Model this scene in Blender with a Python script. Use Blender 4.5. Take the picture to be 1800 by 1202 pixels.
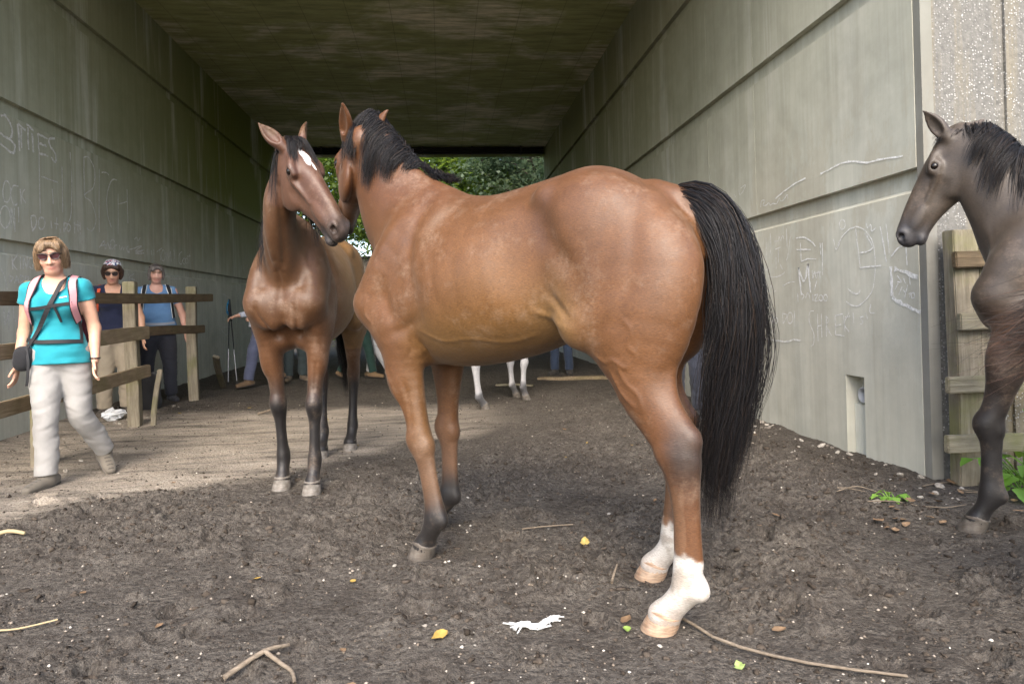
import bpy, bmesh, math, random
import numpy as np
from mathutils import Vector, Matrix, Euler, noise as mnoise

# ---------------------------------------------------------------- scene, camera, light
scn = bpy.context.scene
for o in list(bpy.data.objects): bpy.data.objects.remove(o)
COL = scn.collection
CAM_H = 1.10
YAW, ROLL = math.radians(5.82), math.radians(1.6)
cam = bpy.data.cameras.new('camera'); cam_o = bpy.data.objects.new('camera', cam); COL.objects.link(cam_o)
cam.sensor_width = 36; cam.lens = 24; cam.shift_y = -57.4/1800; cam.clip_start = .05; cam.clip_end = 2000
_fw = Vector((math.sin(YAW), math.cos(YAW), 0)); _r = Vector((math.cos(YAW), -math.sin(YAW), 0)); _u = Vector((0, 0, 1))
_c, _s = math.cos(ROLL), math.sin(ROLL)
_R = _r*_c - _u*_s; _U = _r*_s + _u*_c
cam_o.matrix_world = Matrix(((_R.x, _U.x, -_fw.x, 0), (_R.y, _U.y, -_fw.y, 0), (_R.z, _U.z, -_fw.z, CAM_H), (0, 0, 0, 1)))
scn.camera = cam_o
scn.view_settings.view_transform = 'Standard'; scn.view_settings.look = 'None'
scn.view_settings.gamma = 1; scn.view_settings.use_curve_mapping = False
scn.cycles.max_bounces = 7; scn.cycles.diffuse_bounces = 5; scn.cycles.transparent_max_bounces = 6
scn.view_settings.exposure = 2.2
SUN_EL, SUN_AZ = math.radians(43), math.radians(190)   # azimuth clockwise from +Y: behind the camera, veiled by cloud
w = bpy.data.worlds.new('World'); scn.world = w; w.use_nodes = True
nt = w.node_tree; sky = nt.nodes.new('ShaderNodeTexSky'); sky.sky_type = 'NISHITA'; sky.sun_disc = False
sky.sun_elevation = SUN_EL; sky.sun_rotation = SUN_AZ; sky.air_density = 1.0; sky.dust_density = 3.0; sky.ozone_density = .6
bg = nt.nodes['Background']; bg.inputs[1].default_value = .15
nt.links.new(sky.outputs[0], bg.inputs[0])
sun = bpy.data.lights.new('sun', 'SUN'); sun.energy = .8; sun.angle = math.radians(34); sun.color = (1, .95, .87)
sun_o = bpy.data.objects.new('sun', sun); COL.objects.link(sun_o)
_d = Vector((math.sin(SUN_AZ)*math.cos(SUN_EL), math.cos(SUN_AZ)*math.cos(SUN_EL), math.sin(SUN_EL)))
sun_o.rotation_euler = _d.to_track_quat('Z', 'Y').to_euler()

# ---------------------------------------------------------------- helpers
def tag(o, label=None, cat=None, group=None, kind=None):
    if label: o['label'] = label
    if cat: o['category'] = cat
    if group: o['group'] = group
    if kind: o['kind'] = kind
    return o
def link(o, parent=None):
    COL.objects.link(o)
    if parent is not None: o.parent = parent
    return o
def empty(name, loc=(0, 0, 0), rz=0):
    o = bpy.data.objects.new(name, None); o.empty_display_size = .1; o.location = loc; o.rotation_euler = (0, 0, rz)
    return link(o)
def mesh_obj(name, verts, faces, mat, parent=None, smooth=False, cols=None):
    me = bpy.data.meshes.new(name)
    if isinstance(verts, np.ndarray) and isinstance(faces, np.ndarray):
        n = faces.shape[1]
        me.vertices.add(len(verts)); me.vertices.foreach_set('co', verts.astype(np.float32).ravel())
        me.loops.add(faces.size); me.loops.foreach_set('vertex_index', faces.astype(np.int32).ravel())
        me.polygons.add(len(faces)); me.polygons.foreach_set('loop_start', np.arange(0, faces.size, n, dtype=np.int32))
        me.update(calc_edges=True); me.validate()
    else:
        me.from_pydata([tuple(v) for v in verts], [], faces)
    if smooth: me.polygons.foreach_set('use_smooth', np.ones(len(me.polygons), bool))
    if cols is not None:
        at = me.color_attributes.new('Col', 'FLOAT_COLOR', 'POINT')
        c4 = np.ones((len(me.vertices), 4), np.float32); c4[:, :3] = cols; at.data.foreach_set('color', c4.ravel())
    if mat: me.materials.append(mat)
    return link(bpy.data.objects.new(name, me), parent)
def bm_obj(name, bm, mat, parent=None, smooth=False):
    me = bpy.data.meshes.new(name); bm.to_mesh(me); bm.free()
    if smooth:
        for p in me.polygons: p.use_smooth = True
    if mat: me.materials.append(mat)
    return link(bpy.data.objects.new(name, me), parent)
def inst(name, me, parent=None, loc=(0, 0, 0), rot=(0, 0, 0), sc=(1, 1, 1)):
    o = bpy.data.objects.new(name, me); o.location = loc; o.rotation_euler = rot; o.scale = sc
    return link(o, parent)

class NB:   # small node-tree builder
    def __init__(s, name, rough=.8, spec=.3):
        s.m = bpy.data.materials.new(name); s.m.use_nodes = True; s.t = s.m.node_tree; s.n = s.t.nodes
        s.b = s.n['Principled BSDF']; s.b.inputs['Roughness'].default_value = rough; s.b.inputs['Specular IOR Level'].default_value = spec
    def new(s, typ, **kw):
        nd = s.n.new(typ)
        for k, v in kw.items():
            if k in nd.inputs: s.put(nd.inputs[k], v)
            else: setattr(nd, k, v)
        return nd
    def put(s, sock, v):
        if hasattr(v, 'is_output') or isinstance(v, bpy.types.NodeSocket): s.t.links.new(v, sock)
        else: sock.default_value = v
    def coord(s, scale=(1, 1, 1), kind='Object', loc=(0, 0, 0), rot=(0, 0, 0)):
        tc = s.n.new('ShaderNodeTexCoord'); mp = s.n.new('ShaderNodeMapping')
        mp.inputs['Scale'].default_value = scale; mp.inputs['Location'].default_value = loc; mp.inputs['Rotation'].default_value = rot
        s.t.links.new(tc.outputs[kind], mp.inputs[0]); return mp.outputs[0]
    def noise(s, vec, scale=5, detail=4, rough=.55, dist=0):
        nd = s.n.new('ShaderNodeTexNoise'); s.put(nd.inputs['Vector'], vec); nd.inputs['Scale'].default_value = scale
        nd.inputs['Detail'].default_value = detail; nd.inputs['Roughness'].default_value = rough; nd.inputs['Distortion'].default_value = dist
        return nd.outputs['Fac']
    def vor(s, vec, scale=5, feature='F1', out='Distance', rnd=1):
        nd = s.n.new('ShaderNodeTexVoronoi'); nd.feature = feature; s.put(nd.inputs['Vector'], vec); nd.inputs['Scale'].default_value = scale
        nd.inputs['Randomness'].default_value = rnd
        return nd.outputs[out]
    def ramp(s, fac, stops, interp='LINEAR'):
        nd = s.n.new('ShaderNodeValToRGB'); nd.color_ramp.interpolation = interp
        e = nd.color_ramp.elements
        while len(e) < len(stops): e.new(.5)
        for el, (p, c) in zip(e, stops):
            el.position = p; el.color = (c, c, c, 1) if isinstance(c, (int, float)) else (*c, 1)
        s.put(nd.inputs[0], fac); return nd.outputs[0]
    def mix(s, fac, a, b, mode='MIX'):
        nd = s.n.new('ShaderNodeMix'); nd.data_type = 'RGBA'; nd.blend_type = mode
        s.put(nd.inputs[0], fac)
        for i, v in ((6, a), (7, b)):
            if isinstance(v, tuple) and len(v) == 3: v = (*v, 1)
            if isinstance(v, (int, float)): v = (v, v, v, 1)
            s.put(nd.inputs[i], v)
        return nd.outputs[2]
    def math(s, op, a, b=0., c=None, clamp=False):
        nd = s.n.new('ShaderNodeMath'); nd.operation = op; nd.use_clamp = clamp
        s.put(nd.inputs[0], a); s.put(nd.inputs[1], b)
        if c is not None: s.put(nd.inputs[2], c)
        return nd.outputs[0]
    def xyz(s, vec):
        nd = s.n.new('ShaderNodeSeparateXYZ'); s.put(nd.inputs[0], vec); return nd.outputs
    def bump(s, h, strength=.3, dist=.01, normal=None):
        nd = s.n.new('ShaderNodeBump'); nd.inputs['Strength'].default_value = strength; nd.inputs['Distance'].default_value = dist
        s.put(nd.inputs['Height'], h)
        if normal is not None: s.put(nd.inputs['Normal'], normal)
        return nd.outputs[0]
    def attr(s, name='Col'):
        nd = s.n.new('ShaderNodeAttribute'); nd.attribute_name = name; return nd.outputs['Color']
    def out(s, color=None, rough=None, normal=None):
        if color is not None: s.put(s.b.inputs['Base Color'], (*color, 1) if isinstance(color, tuple) and len(color) == 3 else color)
        if rough is not None: s.put(s.b.inputs['Roughness'], rough)
        if normal is not None: s.put(s.b.inputs['Normal'], normal)
        return s.m

# ---------------------------------------------------------------- implicit-surface modelling (smooth unions -> one continuous mesh)
def V3(*a): return np.array(a, float)
def unit(v): v = np.asarray(v, float); return v/np.linalg.norm(v)
class P:
    def __init__(s, fn, lo, hi, k=.03, op='u', col=None): s.fn, s.lo, s.hi, s.k, s.op, s.col = fn, np.array(lo), np.array(hi), k, op, col
def cr(pts, n):      # catmull-rom resample of an (m, d) array to n points
    pts = np.asarray(pts, float); m = len(pts)
    u = np.linspace(0, m-1, n); i = np.minimum(u.astype(int), m-2); f = (u-i)[:, None]
    g = lambda j: pts[np.clip(j, 0, m-1)]
    p0, p1, p2, p3 = g(i-1), g(i), g(i+1), g(i+2)
    return .5*((2*p1)+(-p0+p2)*f+(2*p0-5*p1+4*p2-p3)*f*f+(-p0+3*p1-3*p2+p3)*f**3)
def tube(pts, ru, rv=None, n=(0, 1, 0), k=.03, op='u', col=None, seg=None):
    """chain of elliptical sections; ru = half-size along n, rv = across n"""
    pts = np.asarray(pts, float); m = len(pts)
    ru = np.broadcast_to(np.asarray(ru, float), (m,)); rv = ru if rv is None else np.broadcast_to(np.asarray(rv, float), (m,))
    seg = seg or max(2, (m-1)*3) if m > 2 else 1
    q = cr(np.c_[pts, ru, rv], seg+1) if m > 2 else np.c_[pts, ru, rv]
    q[:, 3:] = np.maximum(q[:, 3:], .001)
    n = unit(n); q = q.astype(np.float32); n = n.astype(np.float32)
    def fn(X):
        d = np.full(len(X), 9., X.dtype)
        for a, b in zip(q[:-1], q[1:]):
            ba = b[:3]-a[:3]; pa = X-a[:3]
            t = np.clip(pa@ba/max(ba@ba, 1e-12), 0, 1)
            c = pa-t[:, None]*ba
            cu = c@n; cv2 = np.maximum((c*c).sum(1)-cu*cu, 0)
            A = a[3]+(b[3]-a[3])*t; B = a[4]+(b[4]-a[4])*t
            r = np.sqrt(cu*cu+cv2); rho = np.sqrt((cu/A)**2+cv2/(B*B))
            dd = np.where(rho > 1e-6, r*(1-1/np.maximum(rho, 1e-6)), -np.minimum(A, B))
            dd = np.where(rho < .5, (rho-1)*np.minimum(A, B), dd)
            d = np.minimum(d, dd)
        return d
    R = q[:, 3:].max()
    return P(fn, q[:, :3].min(0)-R, q[:, :3].max(0)+R, k, op, col)
def ell(c, r, ax=None, k=.03, op='u', col=None):
    """ellipsoid; ax = rows of the local axes"""
    c = np.asarray(c, np.float32); r = np.broadcast_to(np.asarray(r, np.float32), (3,)); A = np.eye(3, dtype=np.float32) if ax is None else np.asarray(ax, np.float32)
    def fn(X):
        q = (X-c)@A.T
        k0 = np.sqrt(((q/r)**2).sum(1)); k1 = np.sqrt(((q/(r*r))**2).sum(1))
        return np.where(k1 > 1e-9, k0*(k0-1)/np.maximum(k1, 1e-9), -r.min())
    R = r.max()
    return P(fn, c-R, c+R, k, op, col)
def axes(x, y):      # orthonormal rows from two directions
    x = unit(x); y = np.asarray(y, float); y = unit(y-x*(x@y)); return np.array([x, y, np.cross(x, y)])
def sdf_eval(prims, X):
    X = X.astype(np.float32); d = np.full(len(X), 1., np.float32)
    for p in prims:
        pad = p.k+.06
        m = np.nonzero(((X > p.lo-pad) & (X < p.hi+pad)).all(1))[0]
        if not len(m): continue
        dm = p.fn(X[m]); dv = d[m]; k = max(p.k, 1e-4)
        if p.op == 'u':
            h = np.maximum(k-np.abs(dv-dm), 0)/k; d[m] = np.minimum(dv, dm)-h*h*k*.25
        else:
            h = np.maximum(k-np.abs(dv+dm), 0)/k; d[m] = np.maximum(dv, -dm)+h*h*k*.25
    return d
def sdf_mesh(prims, vox):
    lo = np.min([p.lo for p in prims if p.op == 'u'], 0)-.03; hi = np.max([p.hi for p in prims if p.op == 'u'], 0)+.03
    B = 4; W = B*vox
    nc = np.ceil((hi-lo)/W).astype(int)+1
    g = np.stack(np.meshgrid(*[np.arange(n) for n in nc], indexing='ij'), -1).reshape(-1, 3)
    dc = sdf_eval(prims, lo+(g+.5)*W-.5*vox).reshape(nc)       # block centres
    act = np.abs(dc) < 1.5*W
    ai = np.argwhere(act)
    off = np.stack(np.meshgrid(*[np.arange(B)]*3, indexing='ij'), -1).reshape(-1, 3)
    idx = (ai[:, None, :]*B+off[None]).reshape(-1, 3)
    D = np.repeat(np.repeat(np.repeat(np.where(dc < 0, -1., 1.).astype(np.float32), B, 0), B, 1), B, 2)
    D[idx[:, 0], idx[:, 1], idx[:, 2]] = sdf_eval(prims, lo+idx*vox)
    # surface nets
    ins = D < 0; cnt = np.zeros(np.array(D.shape)-1, np.int8)
    for a in (0, 1):
        for b in (0, 1):
            for c in (0, 1): cnt += ins[a:D.shape[0]-1+a, b:D.shape[1]-1+b, c:D.shape[2]-1+c]
    cells = np.argwhere((cnt > 0) & (cnt < 8)); S = cnt.shape
    cid = np.ravel_multi_index(cells.T, S)
    cor = [(a, b, c) for a in (0, 1) for b in (0, 1) for c in (0, 1)]
    val = np.stack([D[cells[:, 0]+a, cells[:, 1]+b, cells[:, 2]+c] for a, b, c in cor], 1)
    acc = np.zeros((len(cells), 3)); num = np.zeros(len(cells))
    for i, ca in enumerate(cor):
        for j, cb in enumerate(cor):
            if j > i and sum(abs(x-y) for x, y in zip(ca, cb)) == 1:
                va, vb = val[:, i], val[:, j]; m = (va < 0) != (vb < 0)
                t = va[m]/(va[m]-vb[m])
                acc[m] += np.array(ca)+(np.array(cb)-np.array(ca))*t[:, None]; num[m] += 1
    Vx = lo+(cells+acc/num[:, None])*vox
    faces = []
    for ax in range(3):
        o1, o2 = [(1, 2), (2, 0), (0, 1)][ax]
        sl0 = [slice(None)]*3; sl1 = [slice(None)]*3; sl0[ax] = slice(0, -1); sl1[ax] = slice(1, None)
        A = ins[tuple(sl0)]; Bm = ins[tuple(sl1)]
        e = np.argwhere(A != Bm); e = e[(e[:, o1] > 0) & (e[:, o2] > 0) & (e[:, o1] < S[o1]) & (e[:, o2] < S[o2]) & (e[:, ax] < S[ax])]
        flip = A[e[:, 0], e[:, 1], e[:, 2]]
        q = []
        for d1, d2 in ((0, 0), (-1, 0), (-1, -1), (0, -1)):
            c = e.copy(); c[:, o1] += d1; c[:, o2] += d2
            q.append(np.searchsorted(cid, np.ravel_multi_index(c.T, S)))
        q = np.stack(q, 1); q[~flip] = q[~flip][:, ::-1]
        faces.append(q)
    F = np.concatenate(faces)
    return Vx, F
def relax(Vx, F, it=2, lam=.5):
    n = len(Vx); a = np.concatenate([F[:, 0], F[:, 1], F[:, 2], F[:, 3]]); b = np.concatenate([F[:, 1], F[:, 2], F[:, 3], F[:, 0]])
    deg = np.bincount(a, minlength=n)+np.bincount(b, minlength=n)
    for _ in range(it):
        s = np.stack([np.bincount(a, Vx[b, i], n)+np.bincount(b, Vx[a, i], n) for i in range(3)], 1)
        Vx = Vx+lam*(s/np.maximum(deg, 1)[:, None]-Vx)
    return Vx
def vnormals(V, F):
    n = np.cross(V[F[:, 2]]-V[F[:, 0]], V[F[:, 3]]-V[F[:, 1]]); N = np.zeros_like(V)
    for i in range(4): N += np.stack([np.bincount(F[:, i], n[:, j], len(V)) for j in range(3)], 1)
    return N/(np.linalg.norm(N, axis=1)[:, None]+1e-12)
def emboss(V, F, lines):
    """raise or sink the skin along polylines: (axes kept, mask fn, points, amplitude, width)"""
    N = vnormals(V, F); d = np.zeros(len(V))
    for ax, mask, pts, amp, wid in lines:
        m = np.nonzero(mask(V))[0]
        if not len(m): continue
        q = cr(np.array(pts, float), len(pts)*4) if len(pts) > 2 else np.array(pts, float)
        X = V[m][:, ax]; best = np.full(len(m), 9.)
        for i, (a, b) in enumerate(zip(q[:-1], q[1:])):
            ba = b-a; t = np.clip((X-a)@ba/max(ba@ba, 1e-9), 0, 1); best = np.minimum(best, np.linalg.norm(X-a-t[:, None]*ba, axis=1))
        L0 = np.linalg.norm(X-q[0], axis=1); L1 = np.linalg.norm(X-q[-1], axis=1); fade = np.minimum(1, np.minimum(L0, L1)/(wid*3)+.25)
        d[m] += amp*fade*np.exp(-(best/wid)**2)
    return V+N*d[:, None]
def sdf_cols(prims, X, base, s=.012):
    w = np.zeros(len(X)); c = np.zeros((len(X), 3))
    for p in prims:
        if p.op != 'u': continue
        m = np.nonzero(((X > p.lo-.08) & (X < p.hi+.08)).all(1))[0]
        if not len(m): continue
        ww = np.exp(-np.clip(p.fn(X[m]), -.05, .3)/s); w[m] += ww; c[m] += ww[:, None]*np.array(p.col if p.col is not None else base)
    return c/np.maximum(w, 1e-9)[:, None]
def smooth01(x, a, b): t = np.clip((x-a)/(b-a), 0, 1); return t*t*(3-2*t)
def vnoise(X, scale, seed=0):    # cheap smooth value noise on an (n, 3) array
    q = X*scale+seed*17.3; i = np.floor(q).astype(np.int64); f = q-i; f = f*f*(3-2*f)
    def h(a, b, c):
        n = (a*374761393+b*668265263+c*2147483647+seed*1274126177) & 0xffffffff
        n = ((n ^ (n >> 13))*1274126177) & 0xffffffff
        return ((n ^ (n >> 16)) & 0xffff)/65535.
    r = 0
    for dx in (0, 1):
        for dy in (0, 1):
            for dz in (0, 1):
                r = r+h(i[:, 0]+dx, i[:, 1]+dy, i[:, 2]+dz)*(f[:, 0] if dx else 1-f[:, 0])*(f[:, 1] if dy else 1-f[:, 1])*(f[:, 2] if dz else 1-f[:, 2])
    return r
def ico(r, sub=2):
    bm = bmesh.new(); bmesh.ops.create_icosphere(bm, subdivisions=sub, radius=r); return bm
def strands(name, curves, wid, mat, parent, rng, seg=10, smooth=True):
    """many thin three-sided hairs joined in one mesh; curves = list of (m,3) arrays"""
    VV, FF = [], []; base = 0
    for c in curves:
        q = cr(c, seg+1); t = np.gradient(q, axis=0); t /= np.linalg.norm(t, axis=1)[:, None]+1e-9
        a = np.cross(t, rng.normal(size=3)); a /= np.linalg.norm(a, axis=1)[:, None]+1e-9; b = np.cross(t, a)
        wd = wid*rng.uniform(.6, 1.3)*(1-np.linspace(0, 1, seg+1)**2.5*.85)
        ring = np.stack([q+(a*math.cos(x)+b*math.sin(x))*wd[:, None] for x in (0, 2.094, 4.189)], 1).reshape(-1, 3)
        VV.append(ring)
        i = np.arange(seg)[:, None]*3; j = np.arange(3)[None]; j2 = (j+1) % 3
        FF.append((np.stack([i+j, i+j2, i+3+j2, i+3+j], -1)+base).reshape(-1, 4)); base += len(ring)
    return mesh_obj(name, np.concatenate(VV), np.concatenate(FF), mat, parent, smooth)
# ---------------------------------------------------------------- materials of the place
def concrete(name, base, dark, green, g_amt=.5, pits=.35, streak=1.):
    b = NB(name, .85, .25); v = b.coord(kind='Object'); W_ = b.new('ShaderNodeNewGeometry').outputs['Position']
    p = b.xyz(W_)
    def pos(sc): 
        m = b.new('ShaderNodeMapping'); m.inputs['Scale'].default_value = sc; b.put(m.inputs[0], W_); return m.outputs[0]
    big = b.noise(pos((1, 1, .6)), .9, 5, .6); mid = b.noise(pos((1, 1, 1)), 4.5, 6, .65); fine = b.noise(pos((1, 1, 1)), 55, 4, .7)
    stk = b.noise(pos((6, 6, .22)), 1.6, 6, .65, .2); stk2 = b.noise(pos((22, 22, .5)), 1.3, 5, .6)
    c = b.mix(b.ramp(big, [(.32, 0), (.68, 1)]), base, dark)
    c = b.mix(b.ramp(mid, [(.35, 0), (.72, .55)]), c, tuple(x*1.22 for x in base))
    c = b.mix(b.ramp(stk, [(.45, 0), (.72, .34*streak)]), c, tuple(x*.62 for x in dark))
    c = b.mix(b.ramp(stk2, [(.5, 0), (.75, .14*streak)]), c, tuple(x*.75 for x in dark))
    # algae grows where water runs: broad wet runs, stronger deep in the underpass and above the first ledge
    deep = b.math('MULTIPLY', b.ramp(b.math('MULTIPLY', b.math('SUBTRACT', p[1], 5.), .125), [(0, 0), (1, 1)]), 1.)
    high = b.ramp(b.math('MULTIPLY', p[2], .18), [(.30, .12), (.42, .55), (.62, 1)])
    wet = b.ramp(b.math('ADD', b.math('MULTIPLY', b.noise(pos((1.3, 1.3, .16)), 1.1, 5, .6, .3), .75), b.math('MULTIPLY', stk, .25)), [(.30, 0), (.48, 1)])
    g = b.math('MULTIPLY', b.math('MULTIPLY', wet, high), b.math('ADD', b.math('MULTIPLY', deep, .7), .3))
    c = b.mix(b.math('MULTIPLY', g, g_amt), c, green)
    # bare brownish scars where layers came off, low on the wall
    scar = b.math('MULTIPLY', b.ramp(b.noise(pos((1, 1.4, .5)), .9, 7, .7, .4), [(.50, 0), (.54, 1)]), b.ramp(b.math('MULTIPLY', p[2], .25), [(.2, .25), (.48, .85), (.70, 0)]))
    c = b.mix(b.math('MULTIPLY', scar, .42), c, tuple(x*y for x, y in zip(base, (.66, .58, .48))))
    pit = b.ramp(b.vor(pos((1, 1, 1)), 38), [(.05, 1), (.12, 0)]); pm = b.math('MULTIPLY', pit, b.ramp(b.noise(pos((1, 1, 1)), 6, 3), [(.55, 0), (.65, pits)]))
    c = b.mix(pm, c, (.05, .045, .04))
    h = b.math('ADD', b.math('MULTIPLY', fine, .35), b.math('SUBTRACT', b.math('MULTIPLY', mid, .8), b.math('MULTIPLY', pm, 1.5)))
    return b.out(c, b.ramp(g, [(0, .88), (1, .6)]), b.bump(h, .28, .006))
M_conc = concrete('cast concrete', (.47, .465, .40), (.36, .36, .31), (.125, .132, .036), .9)
M_conc_d = concrete('weathered margin concrete', (.20, .197, .177), (.15, .147, .13), (.08, .10, .04), .5)
M_conc_l = concrete('stained concrete', (.54, .55, .49), (.40, .41, .365), (.125, .138, .026), 1., .35, 1.2)
def soffit_mat():
    b = NB('stained soffit', .8, .3); p = b.new('ShaderNodeNewGeometry').outputs['Position']
    def pos(sc):
        m = b.new('ShaderNodeMapping'); m.inputs['Scale'].default_value = sc; b.put(m.inputs[0], p); return m.outputs[0]
    n1 = b.noise(pos((.5, .8, 1)), 1., 7, .65, .3); n2 = b.noise(pos((.6, 3.5, 1)), 3., 7, .7); n3 = b.noise(pos((1, 6, 1)), 9, 5, .7)
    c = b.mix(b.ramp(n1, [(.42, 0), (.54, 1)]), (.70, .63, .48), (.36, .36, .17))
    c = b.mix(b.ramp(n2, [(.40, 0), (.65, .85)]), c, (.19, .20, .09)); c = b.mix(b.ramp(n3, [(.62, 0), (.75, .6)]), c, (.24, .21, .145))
    bd = b.xyz(p); board = b.math('FRACT', b.math('MULTIPLY', bd[0], 1.6)); line = b.ramp(board, [(0, 1), (.012, 0), (.985, 0), (1, 1)])
    c = b.mix(b.math('MULTIPLY', line, .45), c, (.02, .02, .015))
    return b.out(c, None, b.bump(n2, .3, .01))
M_soffit = soffit_mat()
def aggregate_mat():
    b = NB('exposed aggregate', .8, .3); p = b.new('ShaderNodeNewGeometry').outputs['Position']
    def pos(sc):
        m = b.new('ShaderNodeMapping'); m.inputs['Scale'].default_value = sc; b.put(m.inputs[0], p); return m.outputs[0]
    v1 = b.vor(pos((1, 1, 1)), 62); rc = b.vor(pos((1, 1, 1)), 62, out='Color')
    sel = b.ramp(b.noise(pos((1, 1, 1)), 5, 4, .6), [(.36, .05), (.60, 1)])
    peb = b.math('MULTIPLY', b.ramp(v1, [(.30, 1), (.42, 0)]), sel)
    peb = b.math('MULTIPLY', peb, b.ramp(b.xyz(rc)[0], [(.42, 0), (.48, 1)]))
    stk = b.noise(pos((5, 5, .25)), 1.5, 5, .6); n = b.noise(pos((1, 1, 1)), 30, 5, .7)
    c = b.mix(b.ramp(n, [(.3, 0), (.7, 1)]), (.085, .083, .076), (.165, .16, .145))
    c = b.mix(b.ramp(stk, [(.5, 0), (.72, .55)]), c, (.25, .20, .10))
    c = b.mix(peb, c, (.34, .335, .315))
    return b.out(c, None, b.bump(b.math('ADD', peb, b.math('MULTIPLY', n, .6)), .7, .008))
M_agg = aggregate_mat()
def wood(name, c1, c2, green=.25, axis=2):
    b = NB(name, .8, .25); sc = [14, 14, 14]; sc[axis] = 1.1; v = b.coord(tuple(sc)); g = b.noise(v, 3., 6, .65, .6); gb = b.noise(b.coord((1, 1, 1)), 4, 5, .6)
    rn = b.new('ShaderNodeObjectInfo').outputs['Random']
    c = b.mix(b.ramp(g, [(.3, 0), (.7, 1)]), c1, c2); c = b.mix(b.ramp(gb, [(.45, 0), (.75, .6)]), c, tuple(x*.5 for x in c1))
    c = b.mix(b.math('MULTIPLY', b.ramp(b.noise(b.coord((1, 1, 1)), 2.6, 5, .65), [(.48, 0), (.66, 1)]), green), c, (.16, .17, .05))
    return b.out(c, None, b.bump(g, .7, .012))
M_wood_dark = wood('wet dark fence rail', (.085, .058, .034), (.16, .115, .068), .12, 1)
M_wood_rail = wood('weathered fence rail', (.17, .125, .075), (.30, .235, .155), .22, 1)
M_wood_post = wood('weathered fence post', (.135, .115, .08), (.27, .235, .175), .5, 2)
M_wood_railx = wood('mossy pale rail', (.16, .14, .095), (.28, .25, .18), .5, 0)
M_wood_darkx = wood('dark capping rail', (.075, .055, .032), (.15, .11, .065), .15, 0)

# ---------------------------------------------------------------- ground
def ground_height(X, Y):
    Q = np.stack([X, Y, np.zeros_like(X)], 1)
    pat = smooth01(vnoise(Q, 1.3, 1)*.6+vnoise(Q, 3.1, 2)*.4, .34, .62)          # churned against trodden-flat patches
    dry = smooth01(X, .9, -.3)*smooth01(Y-1.2*np.maximum(0, X+1.2)+.25*np.sin(X*1.7)+.6*(vnoise(Q, 1.8, 9)-.5), 4.15, 4.65)*smooth01(Y+.5*(vnoise(Q, 2.2, 8)-.5), 8.3, 7.7)  # mask of the paler, smoother strip of ground
    near = smooth01(Y, 9, 4)
    h = .030*(vnoise(Q, 2.0, 3)-.5)+.022*(vnoise(Q, 6, 4)-.5)
    b1 = np.abs(2*vnoise(Q, 11, 5)-1); b2 = vnoise(Q, 24, 6); b3 = vnoise(Q, 48, 7); b4 = vnoise(Q, 17, 12)
    clod = smooth01(b2*.65+b4*.35, .46, .66)
    churn = (.020*(1-b1)**1.5+.020*clod*(.4+.8*b3)+.012*b3+.010*vnoise(Q, 85, 14))*(1-.75*smooth01(X, 2.2, 2.7))*pat*(1-.8*dry)*(.35+.65*near)
    h = h+churn+.004*b3
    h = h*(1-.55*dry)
    h = h+.05*smooth01(Y, 6, 9)*smooth01(X, -1.5, -3.2)                          # the ground lifts a little along the left wall
    h = h+.012*np.exp(-((X-2.85)/.18)**2)*(Y < 18.6)+.03*np.exp(-((X+4.0)/.25)**2)*(Y < 18.6)
    h = h+3.4*smooth01(Y+.8*np.sin(X*.3), 19.6, 28)+smooth01(np.abs(X), 9, 30)*2.2*smooth01(Y, 30, 10)*(Y > 3)
    return h, dry, pat
rngp = np.random.default_rng(21)
PRINTS = [(rngp.uniform(-2.6, 2.8), rngp.uniform(1.7, 4.6), rngp.uniform(0, 6.28), rngp.uniform(.058, .08), rngp.uniform(.018, .034)) for _ in range(170)]
def prints(X, Y, h):
    for px, py, a, r, d in PRINTS:
        m = np.nonzero((np.abs(X-px) < .16) & (np.abs(Y-py) < .16))[0]
        if not len(m): continue
        u = (X[m]-px)*math.cos(a)+(Y[m]-py)*math.sin(a); v = -(X[m]-px)*math.sin(a)+(Y[m]-py)*math.cos(a)
        rr = np.sqrt(u*u+(v*1.08)**2)
        h[m] += -d*smooth01(rr, r, r*.72)*(.55+.45*smooth01(u, -.03, .05))+d*.55*np.exp(-((rr-r*1.12)/.012)**2)*(u > -.02)
    return h
STANDS = []     # trodden spots under hooves and boots: flattened so that feet meet the ground
def flatten(X, Y, h):
    for x, y, r in STANDS:
        m = np.nonzero((np.abs(X-x) < 2.2*r) & (np.abs(Y-y) < 2.2*r))[0]
        if len(m):
            w = smooth01(np.hypot(X[m]-x, Y[m]-y), 2.1*r, r); h[m] = h[m]*(1-w)+.004*w
    return h
def hpos(x, y, M, rz, s=1.): return (M[0]+s*(x*math.cos(rz)-y*math.sin(rz)), M[1]+s*(x*math.sin(rz)+y*math.cos(rz)))
def ground_z(x, y):
    X = np.array([float(x)]); Y = np.array([float(y)]); h = prints(X, Y, ground_height(X, Y)[0]); return float(flatten(X, Y, h)[0])
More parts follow.
